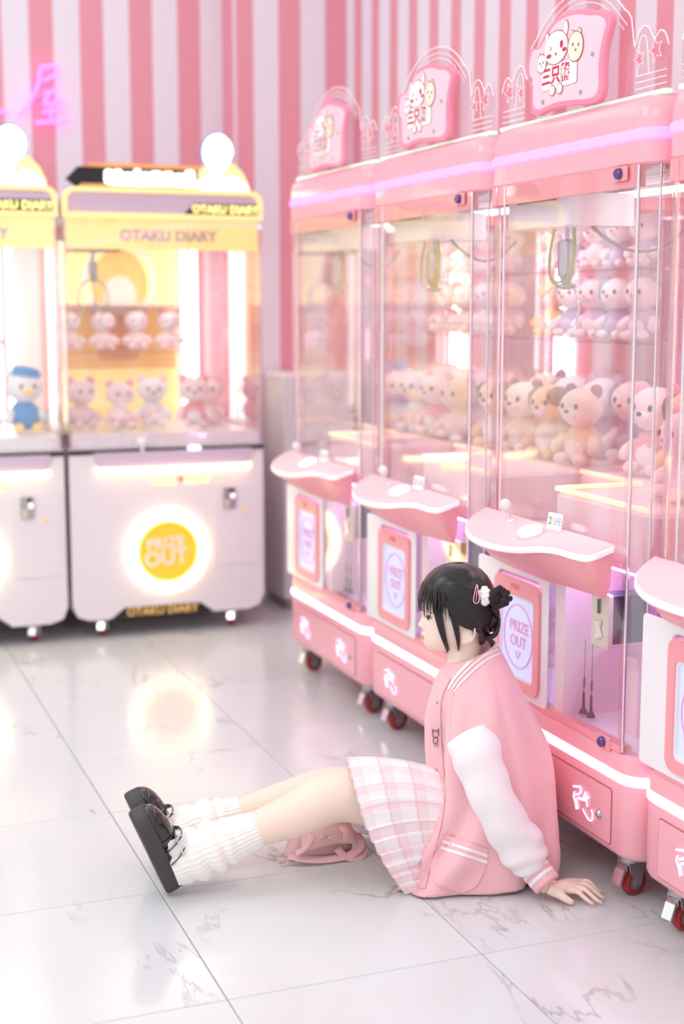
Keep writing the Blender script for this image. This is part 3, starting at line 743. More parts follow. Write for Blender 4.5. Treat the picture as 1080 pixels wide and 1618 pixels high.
    m = MB(); ring_prism(m, o, i_, FY(0, -.004, 0), -.004, .016); m.build('header_frame', 'yellow_frame', R)
    m = MB(); m.prism(i_, FY(0, -.004, 0), -.002, .004); hp = m.build('header_panel', 'lilac_panel', R)
    m = MB(); m.prism([(.08, 1.766), (.13, 1.81), (w - .02, 1.81), (w - .02, 1.766)], FY(0, -.008, 0), 0, .004); m.build('header_label', 'black_plastic', hp)
    m = MB(); m.text('OTAKU DIARY', .043, FY(.258, -.013, 1.787), .003, bold=.0014); m.build('header_letters', 'lit_yellow', hp)
    # lit signs on top
    m = MB(); m.prism([(-.33, 1.868), (-.38, 1.905), (-.33, 1.955), (-.05, 1.955), (.2, 1.955), (.17, 1.868)], FY(0, .10, 0), -.03, 0); tp = m.build('topper', 'black_plastic', R)
    m = MB(); m.prism([(-.29, 1.955), (-.28, 1.972), (.24, 1.972), (.24, 1.955)], FY(0, .10, 0), -.03, .003); m.prism([(-.34, 1.866), (-.32, 1.888), (.2, 1.888), (.22, 1.955), (.3, 1.955), (.3, 1.866)], FY(0, .10, 0), -.02, .004); m.build('topper_trim', 'orange_panel', tp)
    g = MB(); rg = random.Random(3)
    x = -.225
    while x < .13:
        ww = rg.uniform(.03, .05); hh = rg.uniform(.035, .075)
        g.prism(rrect(x, x + ww, 1.917 - hh / 2, 1.917 + hh / 2, .012, 3), FY(0, .095, 0), 0, .01); x += ww * 1.06
    g.prism(rrect(.0, .19, 1.885, 1.908, .008), FY(0, .095, 0), 0, .01); g.prism(rrect(-.2, .0, 1.884, 1.9, .008), FY(0, .095, 0), 0, .01)
    g.build('topper_lettering', 'lit_white', tp)
    m = MB(); m.prism([(-.02, 1.975), (.01, 2.0), (.28, 2.0), (.28, 1.975)], FY(0, .5, 0), -.02, 0); t3 = m.build('rear_topper', 'black_plastic', R)
    m = MB(); m.text('OTAKU DIARY', .02, FY(.14, .498, 1.988), .001); m.build('rear_letters', 'lilac_panel', t3)
    MB().bx(.1, .14, .5, .515, 1.864, 1.976).build('rear_post', 'black_plastic', R)
    # glowing bust on its backing board
    m = MB(); bo = [(.17, 1.866), (.175, 1.95), (.21, 1.985), (.27, 2.0), (.33, 1.985), (.37, 1.945), (.395, 1.89), (.395, 1.866)]
    m.prism(list(reversed(bo)), FY(0, .09, 0), -.02, 0); bb = m.build('bust_backing', 'yellow_frame', R)
    bust = cat_rom([(.18, 1.868, 0), (.19, 1.915, 0), (.222, 1.935, 0), (.226, 1.955, 0), (.195, 1.985, 0), (.186, 2.03, 0), (.2, 2.075, 0), (.235, 2.1, 0), (.27, 2.1, 0), (.305, 2.07, 0), (.315, 2.03, 0), (.3, 1.985, 0), (.275, 1.955, 0), (.285, 1.935, 0), (.33, 1.925, 0), (.37, 1.9, 0), (.388, 1.868, 0)], 3)
    pts = [(p.x, p.y) for p in bust]
    m = MB(); m.prism(list(reversed(pts)), FY(0, .085, 0), -.003, .022); bu = m.build('lit_bust', 'lit_white', R)
    cc = Vector((.255, 1.99))
    m = MB(); m.prism(list(reversed([tuple(cc + (Vector(p) - cc) * 1.06) if p[1] > 1.95 else p for p in pts])), FY(0, .085, 0), -.012, .016); m.build('bust_outline', 'plush_blue', bu)
    m = MB(); m.tube([FY(.0, .06, 0) @ Vector((.272 + .02 * math.cos(a), 1.912 + .022 * math.sin(a), 0)) for a in [.6 + k * .45 for k in range(11)]], .0065, 6); m.build('collar_emblem', 'orange_panel', bu)
    # claw
    cl = MB().lathe([(.006, 1.62), (.006, 1.58), (.02, 1.575), (.02, 1.52), (.012, 1.51), (.024, 1.505), (.024, 1.498), (.005, 1.49)], Matrix.Translation((-.24, .3, 0)), 14).build('claw', 'steel', R)
    for k in range(3):
        a = k * 2.094 + .4; ca, sa = math.cos(a), math.sin(a)
        m = MB(); m.tube(cat_rom([(-.24 + r * ca, .3 + r * sa, z) for r, z in ((.02, 1.5), (.055, 1.48), (.075, 1.43), (.06, 1.37), (.035, 1.35))], 4), .005, 6); m.build('prong', 'steel', cl)
    MB().bx(-.34, -.14, .2, .4, 1.62, 1.66).build('claw_carriage', 'dark_metal', R)
    MB().bx(-w + .02, w - .02, .27, .33, 1.66, 1.68).build('gantry_rail', 'steel', R)
    m = MB(); m.lathe([(.03, 1.745), (.034, 1.735), (.016, 1.728), (.012, 1.71), (.002, 1.70)], Matrix.Translation((.30, .2, 0)), 14); m.build('interior_lamp', 'led_pink', R)
    MB().bx(-.3, .3, .25, .4, 1.738, 1.744).build('ceiling_lamp', 'led_tube', R)
    return R
W0 = make_white_machine()
W0.location = (1.455, 5.83, 0)
W1 = copy_tree(W0); W1.location = (.598, 5.83, 0)
tag(W0, 'white claw machine with whole yellow framed header and glowing round prize opening', 'claw machine', 'white and yellow claw machines')
tag(W1, 'white claw machine with yellow header cut off by the left edge', 'claw machine', 'white and yellow claw machines')

# ---------------------------------------------------------------- plush toys
def make_plush(kind, bodyc, headc, earc, belly=None, tall=1., ear='round', hat=None, patch=None, nose='plush_eye', bill=None):
    """faces -y, about 0.2 high, stands on z = 0"""
    R = thing('plush_toy', 'x', 'plush toy')
    hz = .082 * tall + .05
    MB().ell((0, 0, .06 * tall), (.058, .052, .056 * tall), seg=14, rings=9).build('body', bodyc, R, 180)
    hd = MB().ell((0, -.008, hz + .03), (.066, .06, .056), seg=16, rings=10).build('head', headc, R, 180)
    for s in (-1, 1):
        if ear == 'round': MB().ell((s * .046, 0, hz + .078), (.021, .012, .021), seg=10, rings=7).build('ear', earc, R, 180)
        else: MB().tube(cat_rom([(s * .04, 0, hz + .07), (s * .07, -.005, hz + .055), (s * .078, -.01, hz + .01)], 3), [(.006, .01), (.012, .018), (.015, .02), (.016, .022), (.015, .02), (.01, .015), (.003, .006)], 8).build('ear', earc, R, 180)
        MB().ell((s * .024, -.062, hz + .036), (.0065, .005, .009), seg=8, rings=6).build('eye', 'plush_eye', hd, 180)
        MB().tube(cat_rom([(s * .045, -.01, .075 * tall), (s * .066, -.03, .055 * tall), (s * .066, -.045, .035 * tall)], 3), [.014, .017, .018, .018, .018, .016, .008], 8).build('arm', headc, R, 180)
        MB().ell((s * .034, -.05, .018), (.02, .03, .018), seg=10, rings=7).build('foot', headc if bill is None else bill, R, 180)
    if bill: MB().ell((0, -.075, hz + .018), (.026, .03, .009), seg=10, rings=6).build('bill', bill, hd, 180)
    else:
        MB().ell((0, -.058, hz + .016), (.024, .016, .016), seg=10, rings=7).build('muzzle', 'plush_white' if headc != 'plush_white' else 'plush_cream', hd, 180)
        MB().ell((0, -.074, hz + .022), (.008, .005, .006), seg=8, rings=6).build('nose', nose, hd, 180)
    if belly: MB().ell((0, -.022, .05 * tall), (.04, .036, .04 * tall), seg=12, rings=8).build('belly', belly, R, 180)
    if patch: MB().ell((.036, -.02, hz + .05), (.034, .044, .034), seg=12, rings=8).build('patch', patch, hd, 180)
    if hat: MB().lathe([(.05, 0), (.056, .006), (.05, .014), (.052, .028), (.036, .036), (.002, .038)], Matrix.Translation((.006, 0, hz + .07)) @ Matrix.Rotation(.2, 4, 'Y'), 14).build('cap', hat, R)
    return R
PL = {}
def plush(kind, loc, rz, sc, label, group, tilt=0.):
    if kind not in PL:
        PL[kind] = o = make_plush(kind, **KINDS[kind])
    else: o = copy_tree(PL[kind])
    o.location = loc; o.rotation_euler = (tilt, 0, rz); o.scale = (sc, sc, sc); tag(o, label, 'plush toy', group); return o
KINDS = dict(
    pink=dict(bodyc='plush_pink', headc='plush_pink', earc='plush_rose', belly=None, tall=.9, nose='plush_rose'),
    rose=dict(bodyc='plush_rose', headc='plush_pink', earc='plush_rose', belly='plush_white', tall=1.),
    pup=dict(bodyc='plush_grey', headc='plush_white', earc='plush_grey', belly='plush_lilac', ear='flop', nose='plush_red'),
    lilac=dict(bodyc='plush_lilac', headc='plush_white', earc='plush_lilac', belly='plush_white', nose='plush_rose'),
    tan=dict(bodyc='plush_cream', headc='plush_tan', earc='plush_brown', belly='plush_white', ear='flop', patch='plush_brown'),
    cream=dict(bodyc='plush_tan', headc='plush_cream', earc='plush_brown', belly='plush_cream'),
    yellow=dict(bodyc='plush_yellow', headc='plush_yellow', earc='plush_tan', belly='plush_cream'),
    sailor=dict(bodyc='plush_blue', headc='plush_white', earc='plush_white', hat='plush_blue', bill='amber'),
    white=dict(bodyc='plush_white', headc='plush_white', earc='plush_pink', belly='plush_pink'),
)
ORD = ['leftmost', 'second from left', 'third from left', 'fourth from left', 'fifth from left', 'sixth from left']
# whole white machine: shelf row and bed row
for k in range(4):
    plush('pink', (1.455 - .30 + .155 * k, 5.83 + .6, 1.194), .15 - .1 * k, .84, f'pale pink round plush, {ORD[k]} on the whole white machine shelf', 'plush toys on the white machine shelf')
for k, (kd, x, y, sc) in enumerate((('pink', -.3, .34, 1.0), ('pink', -.145, .26, .95), ('white', .015, .34, .98), ('rose', .18, .24, 1.0), ('pink', .31, .46, .95))):
    plush(kd, (1.455 + x, 5.83 + y, .866), .2 - .15 * k, sc, f'{"white" if kd == "white" else "pink"} plush, {ORD[k]} on the whole white machine bed', 'plush toys on the white machine bed')
for k, (kd, x, y, sc) in enumerate((('white', .02, .35, 1.0), ('rose', .15, .5, .95), ('white', .13, .25, .95), ('sailor', .30, .24, 1.15))):
    lb = 'blue and white plush with a blue cap in the cut-off white machine' if kd == 'sailor' else f'{"white" if kd == "white" else "pink"} plush, {ORD[k]} on the bed of the cut-off white machine'
    plush(kd, (.598 + x, 5.83 + y, .866), .1, sc, lb, 'plush toys in the cut-off white machine')
for k, (kd, x) in enumerate((('white', .05), ('pink', .2))):
    plush(kd, (.598 + x, 5.83 + .6, 1.194), 0, .84, f'{"white" if kd == "white" else "pink"} plush on the shelf of the cut-off white machine', 'plush toys in the cut-off white machine')
# pink machines: shelves of the two far machines, beds
RZ = -math.pi / 2
def shelf_row(yc, z, kinds, where, sc=1., x=2.335):
    n = len(kinds)
    for k, kd in enumerate(kinds):
        nm = {'pup': 'white and grey', 'lilac': 'white and lilac', 'pink': 'pale pink', 'rose': 'rose pink', 'yellow': 'yellow', 'white': 'white', 'tan': 'tan', 'cream': 'cream'}[kd]
        plush(kd, (x, yc + .245 - .53 * k / (n - 1), z), RZ + .35, sc, f'{nm} plush, {ORD[k]} {where}', 'plush toys in the pink machines')
shelf_row(3.90, 1.508, ['lilac', 'pup', 'white', 'pup', 'lilac'], 'on the top shelf behind the near claw', .69)
shelf_row(3.90, 1.2925, ['yellow', 'pup', 'lilac', 'pup', 'lilac'], 'on the lower shelf behind the near claw', .85)
shelf_row(4.72, 1.508, ['pink', 'lilac', 'rose', 'white'], 'on the top shelf of the far pink machine', .69)
shelf_row(4.72, 1.2925, ['rose', 'pink', 'white', 'lilac'], 'on the lower shelf of the far pink machine', .85)
shelf_row(3.90, .936, ['cream', 'pup', 'lilac', 'pup'], 'in back row of second pink machine bed', 1.1, 2.32)
shelf_row(4.72, .936, ['rose', 'white', 'pink', 'rose'], 'in the back row of the far pink machine bed', 1.05, 2.32)
shelf_row(3.90, .936, ['tan', 'cream', 'tan', 'cream'], 'in front row of second pink machine bed', 1.02, 2.14)
shelf_row(4.72, .936, ['pink', 'white', 'rose', 'pink'], 'in the front row of the far pink machine bed', 1.0, 2.14)
shelf_row(3.08, .936, ['rose', 'tan', 'pink', 'white'], 'in the machine the person leans on', 1.1, 2.2)
plush('pink', (1.98, 2.86, .936), RZ, 1.0, 'pale pink plush at the front of the bed right of the near claw', 'plush toys in the pink machines')

# ---------------------------------------------------------------- the seated person
from mathutils.bvhtree import BVHTree
PERSON = thing('person', 'person in pink varsity jacket and plaid skirt sitting on the floor against a machine', 'person', (1.55, 3.03, 0))
PO = Vector((1.55, 3.03, 0))
class PB(MB):       # builds in world coordinates, stored relative to the person's root
    def build(s, name, m, parent=None, smooth=180):
        s.v = [tuple(Vector(v) - PO) for v in s.v]
        return MB.build(s, name, m, parent or PERSON, smooth)
TH = math.radians(25)
HF = Vector((-math.cos(TH), math.sin(TH), 0)); HL = Vector((-math.sin(TH), -math.cos(TH), 0)); UP = Vector((0, 0, 1))
HO = at_plane(722, 965, (1.47, 3.05, .6), HL)
KPX = FPX / (HO - Vector((0, 0, CAM_H))).dot(_W)
def H3(u, v, l=0.):      # head coordinates in photo pixels: u, v in the profile plane, l sideways
    return HO + HF * ((722 - u) / KPX) + UP * ((965 - v) / KPX * 1.02) + HL * (l / KPX)
def interp(tab, v):
    if v <= tab[0][0]: return tab[0][1:]
    for a, b in zip(tab, tab[1:]):
        if v <= b[0]:
            t = (v - a[0]) / (b[0] - a[0]); return tuple(x + (y - x) * t for x, y in zip(a[1:], b[1:]))
    return tab[-1][1:]
HEAD = [(898.5, 716, 732, 8), (900, 706, 740, 20), (906, 692, 752, 34), (915, 681, 763, 42), (926, 673, 770, 46), (938, 669, 775, 48), (950, 667.5, 777, 48), (960, 667.5, 777, 47.5), (968, 668.5, 776, 46.5), (975, 669, 774, 45.5),
        (982, 669, 771, 44), (990, 669, 766, 42), (998, 669.5, 758, 39.5), (1005, 669, 750, 36.5), (1012, 669.5, 742, 32), (1018, 670.5, 734, 26), (1024, 674, 725, 18), (1028, 684, 714, 10)]
NOSE = [(966, 0, 5), (970, 1, 5), (976, 3.2, 5), (982, 6.4, 5.5), (986, 9.2, 6.5), (988.5, 9.8, 7), (991, 7.5, 7.5), (993, 3, 7), (996, 0, 6)]
LIPS = [(997, 0), (1000, 2.6), (1002.5, 4.6), (1004.5, 4.2), (1006, 2.6), (1008, 3.6), (1010, 3.8), (1013, 1.2), (1016, 0), (1020, .8), (1023, .6), (1027, 0)]
NEXP = 2.35
def head_ring(v, n=72):
    fu, bu, w = interp(HEAD, v); cu = (fu + bu) / 2 + 3; out = []
    nb, ns = interp(NOSE, v) if 966 < v < 996 else (0, 5)
    lb = interp(LIPS, v)[0] if 997 < v < 1027 else 0
    for k in range(n):
        a = 2 * math.pi * k / n; c, s = math.cos(a), math.sin(a)
        x = math.copysign(abs(c) ** (2 / NEXP), c); y = math.copysign(abs(s) ** (2 / NEXP), s)
        u = cu + (fu - cu) * x if c > 0 else cu + (cu - bu) * x
        l = w * y
        if c > 0:
            u -= nb * math.exp(-(l / ns) ** 2) + lb * math.exp(-(l / 11) ** 2)
            u += 3.2 * math.exp(-((abs(l) - 18) / 8) ** 2 - ((v - 971) / 6) ** 2)
            u -= 1.2 * math.exp(-((abs(l) - 24) / 9) ** 2 - ((v - 988) / 9) ** 2)
        out.append(H3(u, v, l))
    return out
body = PB()
vr = [898.5, 899.2, 900, 902, 904.5] + [907.5 + 4 * k for k in range(13)] + [958 + 1.75 * k for k in range(40)]
body.loft([head_ring(v) for v in vr if v <= 1028])
# ears
for sg in (1, -1):
    E = [H3(738 + 10.5 * math.cos(a) + 4 * math.sin(a), 992 - 15 * math.sin(a), sg * (44 + 5 * math.cos(a) + 1.5 * math.sin(a))) for a in [-.9 + k * .36 for k in range(15)]]
    body.tube(E, [2.0 / KPX] * 4 + [2.4 / KPX] * 8 + [2.2 / KPX] * 3, 8)
    body.ell(H3(738, 993, sg * 42.5), (9.5 / KPX, 3.2 / KPX, 14.5 / KPX), Matrix.Rotation(-TH, 3, 'Z'))
    body.tube(cat_rom([H3(744, 982, sg * 45), H3(739.5, 986, sg * 46), H3(738.5, 993, sg * 46), H3(741, 999, sg * 44)], 3), 1.5 / KPX, 6)
    body.tube([H3(729.5, 990, sg * 43), H3(729, 997, sg * 43.5)], 1.8 / KPX, 6)
    body.ell(H3(733, 1005, sg * 40.5), (4.5 / KPX, 3 / KPX, 5 / KPX))
# neck, trunk
def rings_tube(path, n=5, sides=20):
    P = cat_rom([p for p, _ in path], n); r = cat_val([q if isinstance(q, (tuple, list)) else (q, q) for _, q in path], n)
    body.tube(P, r, sides)
rings_tube([(H3(742, 985), (.040, .038)), (H3(737, 1010), (.039, .037)), (H3(733, 1040), (.040, .038)), (H3(735, 1062), (.05, .055)), (H3(745, 1085), (.07, .10))])
rings_tube([(Vector((1.515, 3.055, .505)), (.05, .075)), (Vector((1.53, 3.05, .46)), (.075, .115)), (Vector((1.545, 3.045, .38)), (.085, .13)), (Vector((1.565, 3.04, .28)), (.085, .125)), (Vector((1.58, 3.04, .18)), (.085, .115)), (Vector((1.585, 3.035, .095)), (.085, .122)), (Vector((1.585, 3.035, .03)), (.06, .10))], 5, 24)
# legs
LEG_N = [(1.585, 2.99, .10), (1.40, 3.075, .150), (1.215, 3.128, .206), (1.08, 3.14, .168), (.965, 3.152, .134), (.845, 3.16, .098), (.815, 3.165, .082)]
LEG_F = [(1.585, 3.09, .10), (1.42, 3.19, .130), (1.25, 3.30, .155), (1.12, 3.318, .137), (1.0, 3.325, .117), (.885, 3.33, .098), (.855, 3.332, .088)]
for L_, rad in ((LEG_N, (.08, .072, .066, .054, .040, .031, .030)), (LEG_F, (.08, .072, .062, .052, .039, .031, .030))):
    rings_tube([(Vector(p), r) for p, r in zip(L_, rad)], 14, 56)
# feet (toes up)
def foot_axis(heel, toe): return (Vector(toe) - Vector(heel)).normalized()
SHOE_N = (Vector((.768, 3.172, .003)), Vector((.672, 3.135, .230)))
SHOE_F = (Vector((.786, 3.345, .008)), Vector((.703, 3.325, .207)))
for (hl, to), L_ in ((SHOE_N, LEG_N), (SHOE_F, LEG_F)):
    ax = (to - hl).normalized(); an = Vector(L_[-1]); 
    up_ = Vector((.92, 0, .36)); up_ = (up_ - ax * up_.dot(ax)).normalized()
    b0 = hl + up_ * .052
    rings_tube([(an, .031), (b0 + ax * .05 + up_ * .014, (.034, .033)), (b0 + ax * .10 + up_ * .002, (.028, .034)), (b0 + ax * .14 - up_ * .008, (.016, .032)), (b0 + ax * .175 - up_ * .014, (.010, .024))], 4, 16)
    body.ell(b0 + ax * .028, (.028, .03, .026))
# arms
ARM_N = [Vector((1.535, 2.965, .455)), at_y(746, 1178, 2.955), at_y(754, 1198, 2.895), at_y(780, 1265, 2.855), at_y(825, 1343, 2.852), at_y(847, 1377, 2.85), at_z(866, 1398, .043)]
rings_tube([(p, r) for p, r in zip(ARM_N, (.035, .028, .029, .031, .029, (.022, .024), (.019, .026)))], 5, 14)
ARM_F = [Vector((1.53, 3.19, .45)), Vector((1.57, 3.23, .32)), Vector((1.60, 3.255, .21)), Vector((1.64, 3.265, .11)), Vector((1.66, 3.27, .045))]
rings_tube([(p, r) for p, r in zip(ARM_F, (.05, .045, .038, .034, (.02, .027)))], 5, 14)
# left hand, flat on the floor
kn = [((897, 1407), .026), ((906, 1402), .031), ((913, 1397.5), .031), ((918, 1393.5), .027)]
tips = [(937.5, 1430), (951, 1428.5), (954, 1420.5), (949, 1411)]
MCP = [at_z(u, v, z) for (u, v), z in kn]; TIP = [at_z(u, v, .0075) for u, v in tips]
wr = ARM_N[-1]
TIPW = []
for i, (m_, t_) in enumerate(zip(MCP, TIP)):
    d = t_ - m_
    body.tube(cat_rom([wr + (m_ - wr) * .15 + Vector((0, 0, -.004)), wr + (m_ - wr) * .6 + Vector((0, 0, .001)), m_], 4), [.012, .012, .0115, .011, .011, .0105, .01, .0095, .009], 10)
    rr = (.0088, .0083, .0078, .0076, .0070, .0066, .0062, .0058, .0056, .0052, .0046, .0034)
    pth = cat_rom([m_, m_ + d * .36 + Vector((0, 0, .010)), m_ + d * .7 + Vector((0, 0, .004)), t_], 4)[:13]
    body.tube(pth, [rr[min(k, 11)] for k in range(len(pth))], 10)
    TIPW.append((pth[-2], d.normalized()))
for a_, b_ in zip(MCP, MCP[1:]):
    body.tube([wr.lerp(a_, .55).lerp(wr.lerp(b_, .55), .5) - Vector((0, 0, .003)), a_.lerp(b_, .5) - Vector((0, 0, .003))], .009, 8)
th = [wr + Vector((-.004, -.006, -.006)), at_z(880, 1411, .026), at_z(893, 1420, .017), at_z(905.5, 1427, .0085)]
tp_ = cat_rom(th, 4); body.tube(tp_, [.013, .0135, .0135, .013, .0125, .0118, .011, .010, .0095, .009, .0083, .0072, .005][:len(tp_)], 10)
TIPW.append((tp_[-2], (tp_[-1] - tp_[-3]).normalized()))
# right hand, behind the body
w2 = ARM_F[-1]
for i in range(4):
    q = w2 + Vector((.012, -.025 + .017 * i, -.012)); body.tube(cat_rom([w2, q, q + Vector((.028, .004 * (i - 1), -.012)), q + Vector((.052, .006 * (i - 1), -.0235))], 3), [.014, .013, .012, .0105, .0095, .0088, .008, .0074, .0066, .005], 8)
body.tube([w2, w2 + Vector((-.012, -.03, -.015)), w2 + Vector((.0, -.052, -.034))], [.013, .011, .007], 8)
bo = body.build('body', ['skin', 'lip'])
rm = bo.modifiers.new('r', 'REMESH'); rm.mode = 'VOXEL'; rm.voxel_size = .0023; rm.use_smooth_shade = True
sm = bo.modifiers.new('s', 'SMOOTH'); sm.factor = .5; sm.iterations = 9
dg = bpy.context.evaluated_depsgraph_get()
me = bpy.data.meshes.new_from_object(bo.evaluated_get(dg)); old = bo.data
bo.modifiers.clear(); bo.data = me; bpy.data.meshes.remove(old)
me.materials.clear(); me.materials.append(MATS['skin']); me.materials.append(MATS['lip'])
lipc = H3(664, 1006, 0) - PO
for p in me.polygons:
    d = p.center - lipc
    if abs(d.z) < .012 and d.length < .03:
        l = d.dot(HL) * KPX; vv = 1006 - d.z * KPX / 1.02; f_ = d.dot(HF) * KPX
        if abs(l) < 14 and f_ > -9 + 0 and 1001.2 - 1 * (abs(l) / 14) ** 2 * -3 < vv < 1012.2 - (abs(l) / 13) ** 2 * 5: p.material_index = 1
me.polygons.foreach_set('use_smooth', [True] * len(me.polygons))

def surf(v, u):      # sideways extent of the head at a profile pixel
    fu, bu, w = interp(HEAD, v); cu = (fu + bu) / 2 + 3
    x = (u - cu) / ((cu - fu) if u < cu else (bu - cu)); return w * max(0., 1 - abs(x) ** NEXP) ** (1 / NEXP)
# eyes
for sg in (1, -1):
    u0, v0 = 677.5, 971
    l0 = surf(v0, u0) * sg; c = H3(u0, v0, l0)
    nrm = (HF * .80 + HL * (.60 * sg)).normalized(); sd = UP.cross(nrm).normalized()
    Em = frame(c - nrm * .0035, sd, UP)
    e = PB().ell(c - nrm * .0042, (.0098, .0052, .0060), Matrix(((sd.x, nrm.x, 0), (sd.y, nrm.y, 0), (0, 0, 1))), 14, 8).build('eye', 'eye_white')
    PB().ell(c - nrm * .0005 + HF * .0016, (.0046, .0026, .0052), Matrix(((sd.x, nrm.x, 0), (sd.y, nrm.y, 0), (0, 0, 1))), 12, 8).build('iris', 'iris', e)
    ln = [Em @ Vector((x, y, .0045 - abs(x) * .12)) for x, y in ((-.0105, -.001), (-.006, .0042), (0, .0062), (.006, .0048), (.0105, .0005))]
    PB().tube(cat_rom(ln, 3), .0011, 6).build('eyelashes', 'brow', e)
    ln = [Em @ Vector((x, y, .0035)) for x, y in ((-.012, .0145), (-.004, .0175), (.006, .017), (.013, .013))]
    PB().tube(cat_rom(ln, 3), .0011, 6).build('eyebrow', 'brow', e)
for p, d in TIPW:
    PB().ell(p + Vector((0, 0, .0042)) + d * .001, (.0055, .0038, .0012), Matrix.Rotation(math.atan2(d.y, d.x), 3, 'Z'), 8, 6).build('fingernail', 'nail')

# ---- hair
HAIR = [(893.5, 716, 732, 6), (895, 706, 742, 20), (898, 696, 750, 31), (904, 685, 759, 41), (913, 675, 768, 49), (925, 667, 775.5, 53.5), (940, 662.5, 781, 56), (955, 661.5, 783, 56), (970, 662.5, 782, 54), (985, 664, 777, 50), (1000, 666, 770, 46), (1012, 667, 764, 40)]
def hp(phi, v, off=0.):
    fu, bu, w = interp(HAIR, v); cu = (fu + bu) / 2 + 3
    c, s = math.cos(phi), math.sin(phi)
    x = math.copysign(abs(c) ** (2 / NEXP), c); y = math.copysign(abs(s) ** (2 / NEXP), s)
    u = cu + ((fu - off) - cu) * x if c > 0 else cu + (cu - (bu + off)) * x
    return H3(u, v, (w + off) * y)
cap = PB()
rows = []
for v in [893.6, 894.2, 895, 896.5, 898.5, 901, 904, 908, 913, 919, 926, 933, 940, 948, 956, 964, 972, 980, 988, 996, 1004, 1011]:
    p0 = interp([(919, 0.0), (926, .35), (936, 1.05), (948, 1.3), (960, 1.42), (972, 1.5), (980, 1.72), (988, 2.15), (996, 2.3), (1004, 2.4), (1011, 2.5)], v)[0]
    rows.append([hp(p0 + (2 * math.pi - 2 * p0) * k / 48, v, -1.5) for k in range(49)])
cap.loft(rows, cap=False, closed=False)
HAIR_O = cap.build('hair', 'hair')
sol = HAIR_O.modifiers.new('s', 'SOLIDIFY'); sol.thickness = .006; sol.offset = -1
rg = random.Random(11)
def lock(mb, pts, w, th=.0016, n=5):
    P = cat_rom(pts, n); N = len(P)
    r = []
    for k in range(N):
        t = k / (N - 1); f = min(1, t * 8 + .3) * (1 if t < .55 else max(.12, 1 - ((t - .55) / .45) ** 1.5))
        r.append((th * (.5 + .5 * f), w * f))
    t0 = (P[0] + P[-1]) / 2
    out_ = (P[N // 2] - H3(726, 960, 0)); out_.z *= .3
    mb.tube(P, r, 6, up=out_.normalized())
bang = PB()
for k in range(34):
    ph = math.radians(-78 + 156 * (k + rg.uniform(-.3, .3)) / 33)
    ve = 962 + rg.uniform(-5, 6) + 3 * abs(ph)
    pts = [hp(ph * .6 + .15, 899 + rg.uniform(-1, 2), 0), hp(ph * .8, 908, 1.), hp(ph * .92, 922, 1.6), hp(ph, 938, 1.8), hp(ph, 951, 1.2), hp(ph + rg.uniform(-.03, .03), ve, .3)]
    lock(bang, pts, rg.uniform(.0032, .0058))
bang.build('bangs', 'hair', HAIR_O)
for sg in (1, -1):
    sl = PB()
    def face(u, v, o): return H3(u, v, sg * (surf(v, max(u, 672)) + o))
    for k in range(12):
        d = (k - 5.5)
        lock(sl, [hp(sg * (1.0 + .02 * d), 903, .5), face(688 + .8 * d, 930, 7), face(691 + 1.0 * d, 955, 6), face(697.5 + .75 * d, 985, 5.5), face(704 + .5 * d, 1008, 6), face(708 + .35 * d + rg.uniform(-1, 1), 1024 + rg.uniform(-7, 4), 8)], rg.uniform(.0022, .0034))
    for k in range(10):
        d = (k - 4.5)
        lock(sl, [hp(sg * 1.25, 912 + d, 0), face(709 + .9 * d, 938, 7), face(716 + 1.0 * d, 962, 6.5), face(721.5 + .6 * d, 990, 6), face(724 + .35 * d, 1010, 8), face(725 + .25 * d + rg.uniform(-1, 1), 1027 + rg.uniform(-8, 3), 12)], rg.uniform(.0022, .0034))
    sl.build('side_lock', 'hair', HAIR_O)
pt = PB(); pt.tube(cat_rom([hp(.62, 897.5, .8), hp(.86, 903, 1.2), hp(1.05, 911, 1.6), hp(1.12, 920, 2.2), hp(1.2, 929, 2.4)], 4), [(.0006, .0011)] * 17, 6); pt.build('hair_part', 'brow', HAIR_O)
bk = PB()
for sg in (1, -1):
    for k in range(46):
        t = k / 45
        p0 = interp([(0, .45), (.4, .75), (.7, 1.15), (1, 1.45)], t)[0]; v0 = interp([(0, 896), (.3, 903), (.6, 922), (1, 952)], t)[0]
        p1 = 2.75 - .1 * t; v1 = 936 + 44 * t + rg.uniform(-3, 3)
        pts = []
        for j in range(6):
            q = j / 5; pts.append(hp(sg * (p0 + (p1 - p0) * q), v0 + (v1 - v0) * (q ** 1.3) + 6 * math.sin(q * math.pi) * (t - .3), .8 + 1.2 * math.sin(q * math.pi) + rg.uniform(0, .6)))
        lock(bk, pts, rg.uniform(.0028, .0048), .0014)
    for k in range(16):
        t = k / 15
        pts = [hp(sg * (1.55 + .35 * t), 966 + 8 * t, .6), hp(sg * (2.0 + .2 * t), 978 + 8 * t, 1.2), hp(sg * 2.4, 986 + 6 * t, 1.2), hp(sg * 2.85, 982 + 10 * t, 1)]
        lock(bk, pts, .004, .0014)
bk.build('swept_back_hair', 'hair', HAIR_O)
bun = PB()
bun.ell(H3(773, 974, 16), (.021, .028, .032), None, 14, 10)
for k in range(9):
    a0 = k * .7
    bun.tube(cat_rom([H3(772 + 15 * math.cos(a0 + q) * .9, 974 - 23 * math.sin(a0 + q), 18 + 22 * math.sin(q * 1.7 + k)) for q in [j * .5 for j in range(6)]], 4), [.0035 + .003 * math.sin(math.pi * j / 20) for j in range(21)], 8)
bun.build('low_bun', 'hair', HAIR_O)
ws = PB()
